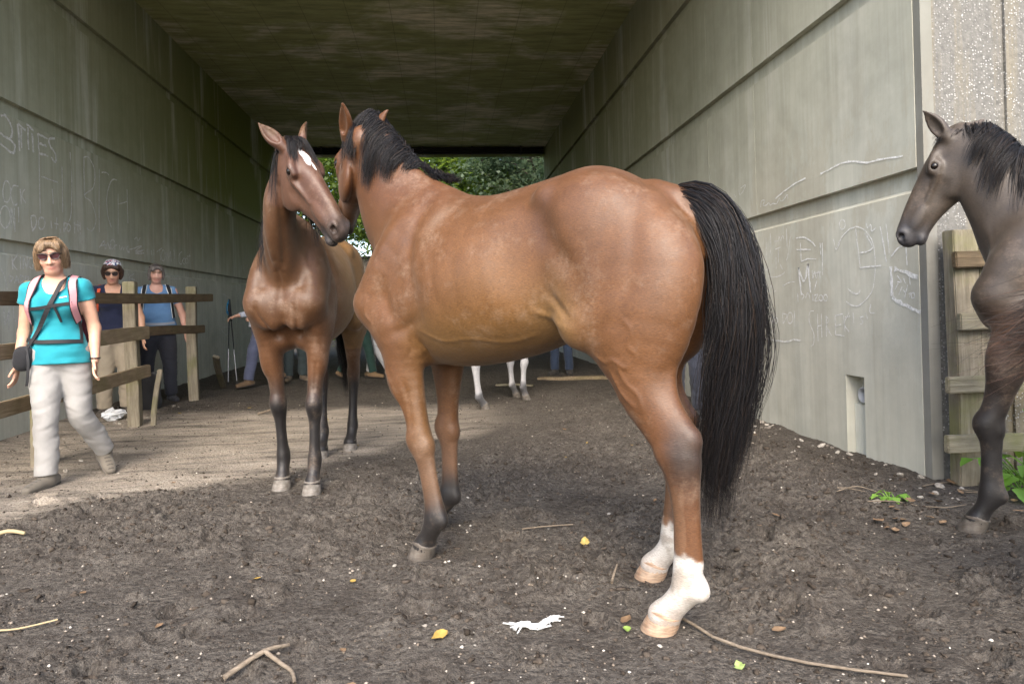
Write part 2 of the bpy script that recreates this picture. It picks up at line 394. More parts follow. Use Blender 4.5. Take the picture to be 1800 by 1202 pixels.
def mud_mat():
    b = NB('trodden mud', .9, .2); c4 = b.attr('Col'); s = b.new('ShaderNodeSeparateColor'); b.put(s.inputs[0], c4)
    dry, pat, hgt = s.outputs[0], s.outputs[1], s.outputs[2]; v = b.coord()
    n1 = b.noise(v, 1.7, 6, .6); n2 = b.noise(v, 9, 6, .65); n3 = b.noise(v, 45, 5, .7); n4 = b.noise(b.coord((.5, 2.4, 1)), 2.6, 9, .74, .25); n5 = b.noise(v, 160, 3, .7)
    mud = b.mix(b.ramp(n1, [(.34, 0), (.66, 1)]), (.068, .057, .047), (.126, .110, .092))
    mud = b.mix(b.ramp(n2, [(.38, 0), (.70, .8)]), mud, (.165, .146, .123)); mud = b.mix(b.ramp(n3, [(.44, 0), (.64, .8)]), mud, (.036, .028, .022))
    dc = b.mix(b.ramp(n2, [(.3, 0), (.7, 1)]), (.47, .41, .34), (.31, .265, .21))  # colour of the strip, paler than the mud around it
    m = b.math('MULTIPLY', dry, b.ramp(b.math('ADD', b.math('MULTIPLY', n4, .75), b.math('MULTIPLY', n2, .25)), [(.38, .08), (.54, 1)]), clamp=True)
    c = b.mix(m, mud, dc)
    sp = b.vor(v, 26); rc = b.xyz(b.vor(v, 26, out='Color'))
    spk = b.math('MULTIPLY', b.ramp(sp, [(.10, 1), (.16, 0)]), b.ramp(rc[0], [(.90, 0), (.93, 1)])); c = b.mix(spk, c, (.46, .42, .36))
    sp2 = b.vor(v, 60); rc2 = b.xyz(b.vor(v, 60, out='Color'))
    spk2 = b.math('MULTIPLY', b.ramp(sp2, [(.12, 1), (.2, 0)]), b.ramp(rc2[1], [(.84, 0), (.88, .8)])); c = b.mix(spk2, c, (.40, .36, .30))
    spk3 = b.math('MULTIPLY', b.ramp(b.vor(v, 44), [(.12, 1), (.24, 0)]), b.ramp(b.xyz(b.vor(v, 44, out='Color'))[2], [(.72, 0), (.76, .85)])); c = b.mix(spk3, c, (.035, .028, .022))
    c = b.mix(1., c, b.ramp(n5, [(.28, .58), (.72, 1.35)]), 'MULTIPLY')
    h = b.math('ADD', b.math('ADD', b.math('MULTIPLY', n3, .8), b.math('MULTIPLY', b.ramp(b.vor(v, 34), [(0, 0), (.5, 1)]), .35)), b.math('ADD', b.math('MULTIPLY', n5, .35), b.math('MULTIPLY', spk, .4)))
    return b.out(c, b.ramp(n1, [(.3, .72), (.7, .95)]), b.bump(h, 1., .04))
def build_ground():
    def grow(a, b_, s0, s1):
        out = [a]
        while out[-1] < b_:
            t = (out[-1]-a)/(b_-a); out.append(out[-1]+s0+(s1-s0)*t)
        return out
    ys = [-600, -300, -150, -80, -40, -20, -10, -6, -4, -2.5, -1.5, -.8, -.3, .1, .4, .6, .8]+grow(.95, 1.5, .08, .02)+grow(1.5, 4.6, .0085, .0125)+grow(4.6, 9.6, .0125, .05)+grow(9.7, 20, .06, .3)+grow(20.3, 40, .35, 1)+[45, 55, 70, 100, 160, 260, 420, 600]
    xs = [-600, -300, -150, -80, -45, -30, -22, -16, -12, -9, -7.5, -6.3, -5.4, -4.8, -4.4]+grow(-4.15, -2.6, .03, .014)+grow(-2.6, 3.1, .0115, .0115)+grow(3.1, 4.2, .02, .05)+[4.5, 5, 5.7, 6.6, 8, 10, 13, 17, 22, 30, 45, 80, 150, 300, 600]
    xs = np.unique(np.round(xs, 4)); ys = np.unique(np.round(ys, 4))
    Y, X = np.meshgrid(ys, xs, indexing='ij'); X = X.ravel(); Y = Y.ravel()
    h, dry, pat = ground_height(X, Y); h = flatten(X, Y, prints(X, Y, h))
    n, m = len(ys), len(xs); i = np.arange(n-1)[:, None]*m+np.arange(m-1)[None]
    F = np.stack([i, i+1, i+1+m, i+m], -1).reshape(-1, 4)
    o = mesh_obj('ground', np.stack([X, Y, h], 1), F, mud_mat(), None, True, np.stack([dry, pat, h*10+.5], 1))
    return tag(o, 'trodden brown mud with a pale strip in front of the underpass', kind='structure')

# ---------------------------------------------------------------- underpass
XR, XL, Y0, Y1, ZC = 2.87, -4.05, 3.85, 18.5, 5.44
LEDGE = (1.89, 3.22, 4.58)                       # heights of the three recessed grooves
def box_bm(bm, x0, x1, y0, y1, z0, z1):
    v = [bm.verts.new(p) for p in ((x0, y0, z0), (x1, y0, z0), (x1, y1, z0), (x0, y1, z0), (x0, y0, z1), (x1, y0, z1), (x1, y1, z1), (x0, y1, z1))]
    for f in ((0, 3, 2, 1), (4, 5, 6, 7), (0, 1, 5, 4), (1, 2, 6, 5), (2, 3, 7, 6), (3, 0, 4, 7)): bm.faces.new([v[i] for i in f])
def panel_bm(bm, X, s, y0, y1, z0, z1, cham):
    """one cast panel: face at X, body towards s; a sloping top lip where a groove follows"""
    d = .055*s
    prof = [(X, z0), (X+d*6, z0), (X+d*6, z1), (X+d, z1), (X, z1-.03)] if cham else [(X, z0), (X+d*6, z0), (X+d*6, z1), (X, z1)]
    a = [bm.verts.new((x, y0, z)) for x, z in prof]; b = [bm.verts.new((x, y1, z)) for x, z in prof]; n = len(prof)
    fs = [bm.faces.new(a), bm.faces.new(b[::-1])]
    for i in range(n): fs.append(bm.faces.new((a[(i+1) % n], a[i], b[i], b[(i+1) % n])))
    bmesh.ops.recalc_face_normals(bm, faces=fs)
def ribbon(poly, w, X, off, rng):
    p = cr(np.array(poly), max(3, (len(poly)-1)*5+1)) if len(poly) > 2 else np.linspace(poly[0], poly[1], 7)
    p = p+rng.normal(size=p.shape)*w*.12
    t = np.gradient(p, axis=0); t /= np.linalg.norm(t, axis=1)[:, None]+1e-9; nrm = np.stack([-t[:, 1], t[:, 0]], 1)
    ww = (w*.5*(1+.25*rng.normal(size=len(p))))[:, None]
    A_, B_ = p+nrm*ww, p-nrm*ww; x = X+off
    V = [(x, q[0], q[1]) for q in A_]+[(x, q[0], q[1]) for q in B_]; n = len(p)
    return V, [(i, i+1, n+i+1, n+i) for i in range(n-1)]
def chalk_mat(dens):
    b = NB('chalk', .95, .1); g = b.new('ShaderNodeNewGeometry').outputs['Position']; n = b.noise(g, 220, 3, .7); n2 = b.noise(g, 35, 3, .6)
    a = b.math('MULTIPLY', b.ramp(b.math('ADD', b.math('MULTIPLY', n, .6), b.math('MULTIPLY', n2, .4)), [(.34, .35), (.56, 1)]), min(1, dens*1.6), clamp=True)
    b.put(b.b.inputs['Alpha'], a); return b.out((.68, .68, .66))
def build_wall(name, X, s, joints, mat, chalk, label, niche=None):
    root = empty(name, (X, (Y0+Y1)/2, 0)); tag(root, label, 'wall'); inv = Matrix.Translation((-X, -(Y0+Y1)/2, 0))
    zt = [(-.4, LEDGE[0]-.118), (LEDGE[0], LEDGE[1]-.118), (LEDGE[1], LEDGE[2]-.118), (LEDGE[2], ZC+.3)]
    bm = bmesh.new()
    if niche: 
        box_bm(bm, *sorted((X+s*.055, X+s*.5)), Y0+.004, niche[0]-.03, -.4, ZC+.3); box_bm(bm, *sorted((X+s*.055, X+s*.5)), niche[1]+.03, Y1, -.4, ZC+.3)
        box_bm(bm, *sorted((X+s*.055, X+s*.5)), niche[0]-.03, niche[1]+.03, niche[2]+.03, ZC+.3); box_bm(bm, *sorted((X+s*.12, X+s*.5)), niche[0]-.03, niche[1]+.03, -.4, niche[2]+.03)
    else: box_bm(bm, *sorted((X+s*.055, X+s*.5)), Y0+.004, Y1, -.4, ZC+.3)
    bm.transform(inv); bm_obj('backing', bm, mat, root)
    for i, (z0, z1) in enumerate(zt):
        for a, b in zip(joints[:-1], joints[1:]):
            bm = bmesh.new(); a2, b2 = a+.0035, b-.0035
            if niche and i == 0 and a < niche[0] < b:
                panel_bm(bm, X, s, a2, niche[0], z0, z1, True); panel_bm(bm, X, s, niche[1], b2, z0, z1, True); panel_bm(bm, X, s, niche[0], niche[1], niche[2], z1, True)
            else: panel_bm(bm, X, s, a2, b2, z0, z1, i < 3)
            bm.transform(inv); bm_obj('panel', bm, mat, root)
    rng = np.random.default_rng(3); mats = {}
    for w, dens, polys in chalk:
        V, Fc = [], []
        for p in polys:
            v, f = ribbon(p, w*(.00125 if s > 0 else .0014), 0, -s*.004, rng); k = len(V); V += [(x, y-(Y0+Y1)/2, z) for x, y, z in v]; Fc += [tuple(q+k for q in g) for g in f]
        dens = min(1.2, dens*(1.5 if s > 0 else 1.45))
        if dens not in mats: mats[dens] = chalk_mat(dens)
        o = mesh_obj('chalk_writing', V, Fc, mats[dens], root); o['label'] = 'white chalk writing scrawled on the concrete'
    return root
def build_underpass():
    wr = build_wall('concrete_wall', XR, 1, [3.85, 5.952, 7.03, 9.13, 11.2, 13.3, 15.4, 18.5], M_conc, CHALK_R, 'pale concrete wall of the underpass with a drain outlet near its foot', (4.425, 4.64, .565))
    build_wall('concrete_wall', XL, -1, [3.85, 5.6, 7.748, 10.05, 11.74, 14, 16.2, 18.5], M_conc_l, CHALK_L, 'darker algae streaked concrete wall behind the wooden fence and the walkers')
    # drain niche: sloping mortar bed and a plastic pipe end
    px = bmesh.new(); n = 20
    for r0, x0, x1 in ((.055, .06, .16), (.046, .16, .065)): pass
    ring = lambda r, x: [px.verts.new((x, r*math.cos(6.2832*i/n), r*math.sin(6.2832*i/n))) for i in range(n)]
    a, b_, c, d = ring(.056, .125), ring(.056, .045), ring(.047, .043), ring(.047, .30)
    for q, r in ((a, b_), (b_, c), (c, d)):
        for i in range(n): px.faces.new((q[i], q[(i+1) % n], r[(i+1) % n], r[i]))
    px.faces.new(d)
    o = bm_obj('drain_pipe', px, NB('grey plastic pipe', .5, .4).out((.30, .31, .32)), wr, True); o.location = (0, 4.517-(Y0+Y1)/2, .43)
    bm = bmesh.new(); panel_bm(bm, .06, 1, 4.43-(Y0+Y1)/2, 4.635-(Y0+Y1)/2, -.2, .36, False); bm_obj('niche_bed', bm, M_conc_l, wr)
    # deck
    deck = empty('bridge_deck', (-.6, (Y0+Y1)/2, ZC)); tag(deck, 'dark stained concrete bridge deck roofing the underpass', 'bridge')
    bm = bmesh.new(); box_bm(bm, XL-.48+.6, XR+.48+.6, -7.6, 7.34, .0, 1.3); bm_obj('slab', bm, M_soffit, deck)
    bm = bmesh.new(); box_bm(bm, XL+.02+.6, XR-.02+.6, 7.0, 7.30, -.20, -.003); bm_obj('end_beam', bm, M_conc_l, deck)
    dk = NB('dark cable tray', .6, .4).out((.018, .015, .013))
    for k in range(3):
        bm = bmesh.new(); bmesh.ops.create_cone(bm, cap_ends=True, segments=10, radius1=.03, radius2=.03, depth=XR-XL-.1, matrix=Matrix.Translation((0, 6.93, -.05-.065*k)) @ Matrix.Rotation(math.pi/2, 4, 'Y')); bm_obj('pipe', bm, dk, deck, True)
    bk = bmesh.new(); box_bm(bk, -.02, .02, 6.86, 7.0, -.215, -.004); bko = bm_obj('pipe_bracket', bk, dk, deck)
    for x in (-2.4, -1.1, .2, 1.5, 2.8):
        inst('pipe_bracket', bko.data, deck, (x, 0, 0))
    bko.location = (-3.1, 0, 0)
    # wing walls
    for nm, x0, x1, lab in (('wing_wall', XR+.002, 9., 'rough exposed aggregate concrete wing wall with rusty water stains'), ('wing_wall', -10., XL-.002, 'exposed aggregate wing wall beyond the fence')):
        r = empty(nm, ((x0+x1)/2, Y0, 0)); tag(r, lab, 'wall'); cx = (x0+x1)/2
        edge = .075
        if x0 > 0:
            parts = [('margin', x0, x0+edge, 0.0, M_conc_d), ('aggregate_face', x0+edge, 3.36, .012, M_agg), ('rib', 3.36, 3.43, .03, M_agg), ('aggregate_face', 3.43, x1, .012, M_agg)]
        else: parts = [('aggregate_face', x0, x1-edge, .012, M_agg), ('margin', x1-edge, x1, 0.0, M_conc_l)]
        for pn, a, b2, rec, mt in parts:
            bm = bmesh.new(); box_bm(bm, a-cx+.001, b2-cx-.001, rec-.06, 0., -.4, 6.6); bm_obj(pn, bm, mt, r)
    bm = bmesh.new(); box_bm(bm, -10, 9, .03, .4, 0, 1.1); o = bm_obj('parapet', bm, M_conc_l); o.location = (0, Y0, ZC+1.305)
    tag(o, 'concrete parapet along the top of the bridge deck', 'parapet')

# ---------------------------------------------------------------- fences
def plank(name, size, mat, parent, loc, rot=(0, 0, 0), seed=0, bev=.006):
    rng = random.Random(seed*7+1); bm = bmesh.new(); bmesh.ops.create_cube(bm, size=1)
    ax = max(range(3), key=lambda i: size[i]); 
    bmesh.ops.subdivide_edges(bm, edges=[e for e in bm.edges if abs((e.verts[0].co-e.verts[1].co)[ax]) > .5], cuts=7)
    for v in bm.verts:
        v.co = Vector(v.co[i]*size[i] for i in range(3))
        t = v.co[ax]/size[ax]*3
        for i in range(3):
            if i != ax: v.co[i] += .007*math.sin(t*1.7+seed*1.3+i)+rng.uniform(-.002, .002)
    bmesh.ops.bevel(bm, geom=[e for e in bm.edges if e.calc_face_angle(0) > .8], offset=bev, segments=2, affect='EDGES')
    o = bm_obj(name, bm, mat, parent); o.location = loc; o.rotation_euler = rot
    return o
def build_fences():
    f = empty('wooden_fence', (-3.13, 7.2, 0)); tag(f, 'weathered wooden post and rail fence along the stained wall', 'fence')
    for i, (y, h) in enumerate(((3.85, 1.40), (5.6, 1.42), (7.33, 1.49), (9.02, 1.50))):
        plank('post', (.115, .115, h+.4), M_wood_post, f, (-.03+.06*(i < 2), y-7.2, h/2-.2), (0, 0, .05*i), i)
    def rail(y0, y1, za, zb, h, mat, seed, x=.065, th=.045):
        L = y1-y0; o = plank('rail', (th, L, h), mat, f, (x, (y0+y1)/2-7.2, (za+zb)/2), (math.atan2(zb-za, L), 0, 0), seed); return o
    rail(2.9, 5.62, 1.26, 1.285, .10, M_wood_dark, 11); rail(5.62, 9.50, 1.29, 1.36, .10, M_wood_dark, 12)
    rail(2.9, 5.58, .86, .90, .11, M_wood_rail, 13); rail(5.58, 7.45, .905, .97, .135, M_wood_rail, 14); rail(7.45, 9.14, .972, .965, .10, M_wood_dark, 15)
    rail(2.9, 5.66, .47, .515, .11, M_wood_rail, 16); rail(5.66, 7.48, .52, .56, .125, M_wood_rail, 17)
    plank('brace', (.05, .03, .62), M_wood_post, f, (.14, 7.45-7.2, .28), (.0, .0, .0), 18).rotation_euler = (-.35, 0, 0)
    r = empty('wooden_fence', (3.05, 3.68, 0)); tag(r, 'pale mossy post and rail fence against the rough aggregate wing wall', 'fence')
    plank('post', (.155, .09, 1.95), M_wood_post, r, (-.045, 0, .51), (0, 0, 0), 31); plank('post', (.085, .085, 1.93), M_wood_post, r, (.079, .004, .50), (0, 0, 0), 32)
    for x0, x1, z, h, m, sd in ((2.90, 5.5, 1.33, .092, M_wood_darkx, 33), (2.915, 5.5, .958, .098, M_wood_railx, 34), (2.84, 5.5, .593, .095, M_wood_railx, 35), (2.83, 5.5, .244, .10, M_wood_railx, 36)):
        plank('rail', (x1-x0, .04, h), m, r, ((x0+x1)/2-3.05, -.068, z), (0, .012*(sd == 36)-.01*(sd == 33), 0), sd)
    plank('post', (.13, .09, 1.9), M_wood_post, r, (1.9, 0, .5), (0, 0, 0), 37)

# ---------------------------------------------------------------- trees beyond
def leaf_mat(name, c1, c2, trans=.55):
    m = bpy.data.materials.new(name); m.use_nodes = True; t = m.node_tree; n = t.nodes; n.clear()
    out = n.new('ShaderNodeOutputMaterial'); g = n.new('ShaderNodeNewGeometry'); rp = n.new('ShaderNodeValToRGB')
    rp.color_ramp.elements[0].color = (*c1, 1); rp.color_ramp.elements[1].color = (*c2, 1); t.links.new(g.outputs['Random Per Island'], rp.inputs[0])
    d = n.new('ShaderNodeBsdfPrincipled'); d.inputs['Roughness'].default_value = .45; d.inputs['Specular IOR Level'].default_value = .4; t.links.new(rp.outputs[0], d.inputs['Base Color'])
    tr = n.new('ShaderNodeBsdfTranslucent'); hs = n.new('ShaderNodeHueSaturation'); hs.inputs['Value'].default_value = 2.2; hs.inputs['Hue'].default_value = .475; hs.inputs['Saturation'].default_value = 1.1
    t.links.new(rp.outputs[0], hs.inputs['Color']); t.links.new(hs.outputs[0], tr.inputs[0])
    mx = n.new('ShaderNodeMixShader'); mx.inputs[0].default_value = trans; t.links.new(d.outputs[0], mx.inputs[1]); t.links.new(tr.outputs[0], mx.inputs[2]); t.links.new(mx.outputs[0], out.inputs[0])
    return m
def bark_mat(): 
    b = NB('bark', .9, .2); n = b.noise(b.coord((9, 9, 1.5)), 3, 6, .65); return b.out(b.ramp(n, [(.3, (.045, .038, .028)), (.7, (.15, .13, .10))]), None, b.bump(n, .5, .02))
M_bark = bark_mat()
def limb(VV, FF, pts, r0, r1, seg=6):
    q = cr(np.array(pts), 9); t = np.gradient(q, axis=0); t /= np.linalg.norm(t, axis=1)[:, None]; a = np.cross(t, (.3, .5, .81)); a /= np.linalg.norm(a, axis=1)[:, None]; b = np.cross(t, a)
    r = np.linspace(r0, r1, 9)[:, None]; k = len(VV)
    for i in range(9):
        for j in range(seg): VV.append(q[i]+(a[i]*math.cos(6.2832*j/seg)+b[i]*math.sin(6.2832*j/seg))*r[i])
    for i in range(8):
        for j in range(seg): FF.append((k+i*seg+j, k+i*seg+(j+1) % seg, k+(i+1)*seg+(j+1) % seg, k+(i+1)*seg+j))
    return q
def tree(loc, h, rad, seed, label, mat, nleaf=9000, leaf=.11, lean=(0, 0), low=.25, cat='tree', name='tree'):
    rng = np.random.default_rng(seed); root = empty(name, loc); tag(root, label, cat, 'trees beyond the underpass' if name == 'tree' else None)
    VV, FF = [], []; top = V3(lean[0], lean[1], h*.8)
    tr = limb(VV, FF, [V3(0, 0, -.3), top*.35+rng.normal(size=3)*.1, top*.7+rng.normal(size=3)*.15, top], .035*h*.6, .03)
    tips = []
    for i in range(int(16+h*1.5)):
        s = tr[rng.integers(1, 9)]; d = unit(rng.normal(size=3)*V3(1, 1, .45)+V3(0, 0, .15)); L = rad*rng.uniform(.5, 1.1)
        e = s+d*L+V3(0, 0, -.12*L); m = s+d*L*.5+rng.normal(size=3)*.15+V3(0, 0, .1*L)
        b = limb(VV, FF, [s, m, e], .05*h/8, .012, 5)
        for p in (b[4], b[6], b[8]):
            tips.append(p)
            for _ in range(2):
                d2 = unit(rng.normal(size=3)*V3(1, 1, .6)); e2 = p+d2*rng.uniform(.3, .8); limb(VV, FF, [p, (p+e2)/2+rng.normal(size=3)*.06, e2], .012, .004, 4); tips.append(e2)
    mesh_obj('trunk', np.array(VV), np.array(FF), M_bark, root, True)
    tips = np.array(tips); tips = tips[tips[:, 2] > h*low*.5]
    n = nleaf; c = tips[rng.integers(0, len(tips), n)]+rng.normal(size=(n, 3))*V3(.30, .30, .20)*rad/2.2
    d = rng.normal(size=(n, 3))*V3(1, 1, .5)+V3(0, 0, -.25); d /= np.linalg.norm(d, axis=1)[:, None]; s = np.cross(d, rng.normal(size=(n, 3))*V3(.5, .5, 1)+V3(0, 0, .6)); s /= np.linalg.norm(s, axis=1)[:, None]
    L = (leaf*rng.uniform(.6, 1.35, n))[:, None]; wv = L*.36; up = np.cross(s, d)*L*.12
    V = np.stack([c, c+d*L*.45+s*wv+up, c+d*L, c+d*L*.45-s*wv+up], 1).reshape(-1, 3)
    mesh_obj('crown', V, np.arange(4*n).reshape(-1, 4), mat, root)
    return root
def build_trees():
    la = leaf_mat('mid green leaves', (.050, .095, .020), (.115, .170, .035)); lb = leaf_mat('dark green leaves', (.028, .060, .018), (.060, .105, .028), .4); lc = leaf_mat('grey green leaves', (.075, .115, .062), (.13, .18, .10), .4)
    spec = [((3.6, 22.2, 1.0), 7.5, 2.4, lc, 15000, .15, (-.9, -.8), 'grey green leafed tree arching just past the far portal'), ((.4, 24.6, 2.2), 8.5, 2.9, la, 18000, .16, (.3, 0), 'bright green tree on the bank in the middle of the far opening'),
            ((-2.6, 27.5, 3.0), 8., 2.8, la, 15000, .16, (0, 0), 'sunny green tree on the bank beyond the dark bay horse'), ((5.2, 27.5, 3.), 10., 3.6, lb, 16000, .18, (-.5, 0), 'tall dark tree at the right side of the bank'),
            ((1.8, 31., 3.4), 12., 4.2, lb, 20000, .22, (0, 0), 'tallest dark green tree behind the bright green one'), ((-6.5, 31., 3.4), 11., 4., lb, 8000, .18, (0, 0), 'dark tree at the far left end of the bank'), ((9., 33., 3.4), 12., 4.5, la, 8000, .18, (0, 0), 'light green tree at the far right end of the bank'),
            ((-1.4, 36., 3.4), 13., 5., lb, 20000, .28, (0, 0), 'rearmost dark tree closing the view through the underpass'),
            ((4.8, 37., 3.4), 14., 5., lb, 18000, .28, (0, 0), 'broad dark tree behind the tall one at the right'), ((-4.6, 26., 2.8), 6., 2.4, la, 9000, .15, (0, 0), 'short leafy tree low on the bank near the bramble')]
    for i, (l, h, r, m, n, lf, ln, lab) in enumerate(spec): tree((l[0], l[1], ground_z(l[0], l[1])), h, r, 40+i, lab, m, n, lf, ln)
    lm = leaf_mat('bramble leaves', (.06, .11, .02), (.16, .22, .05), .5)
    for i, (x, y, h, r, lab) in enumerate(((-2.2, 21.5, 1.6, 1.3, 'low bramble bush on the bank beyond the left wall'), (1.0, 21.8, 1.7, 1.4, 'low bramble bush on the bank in the middle'), (4.5, 20.6, 1.9, 1.2, 'bramble bush beside the right portal corner'), (-4.6, 22.6, 1.8, 1.5, 'bramble bush at the left end of the bank'))):
        tree((x, y, ground_z(x, y)), h, r, 70+i, lab, lm, 3500, .09, (0, 0), .1, 'bush', 'bush')
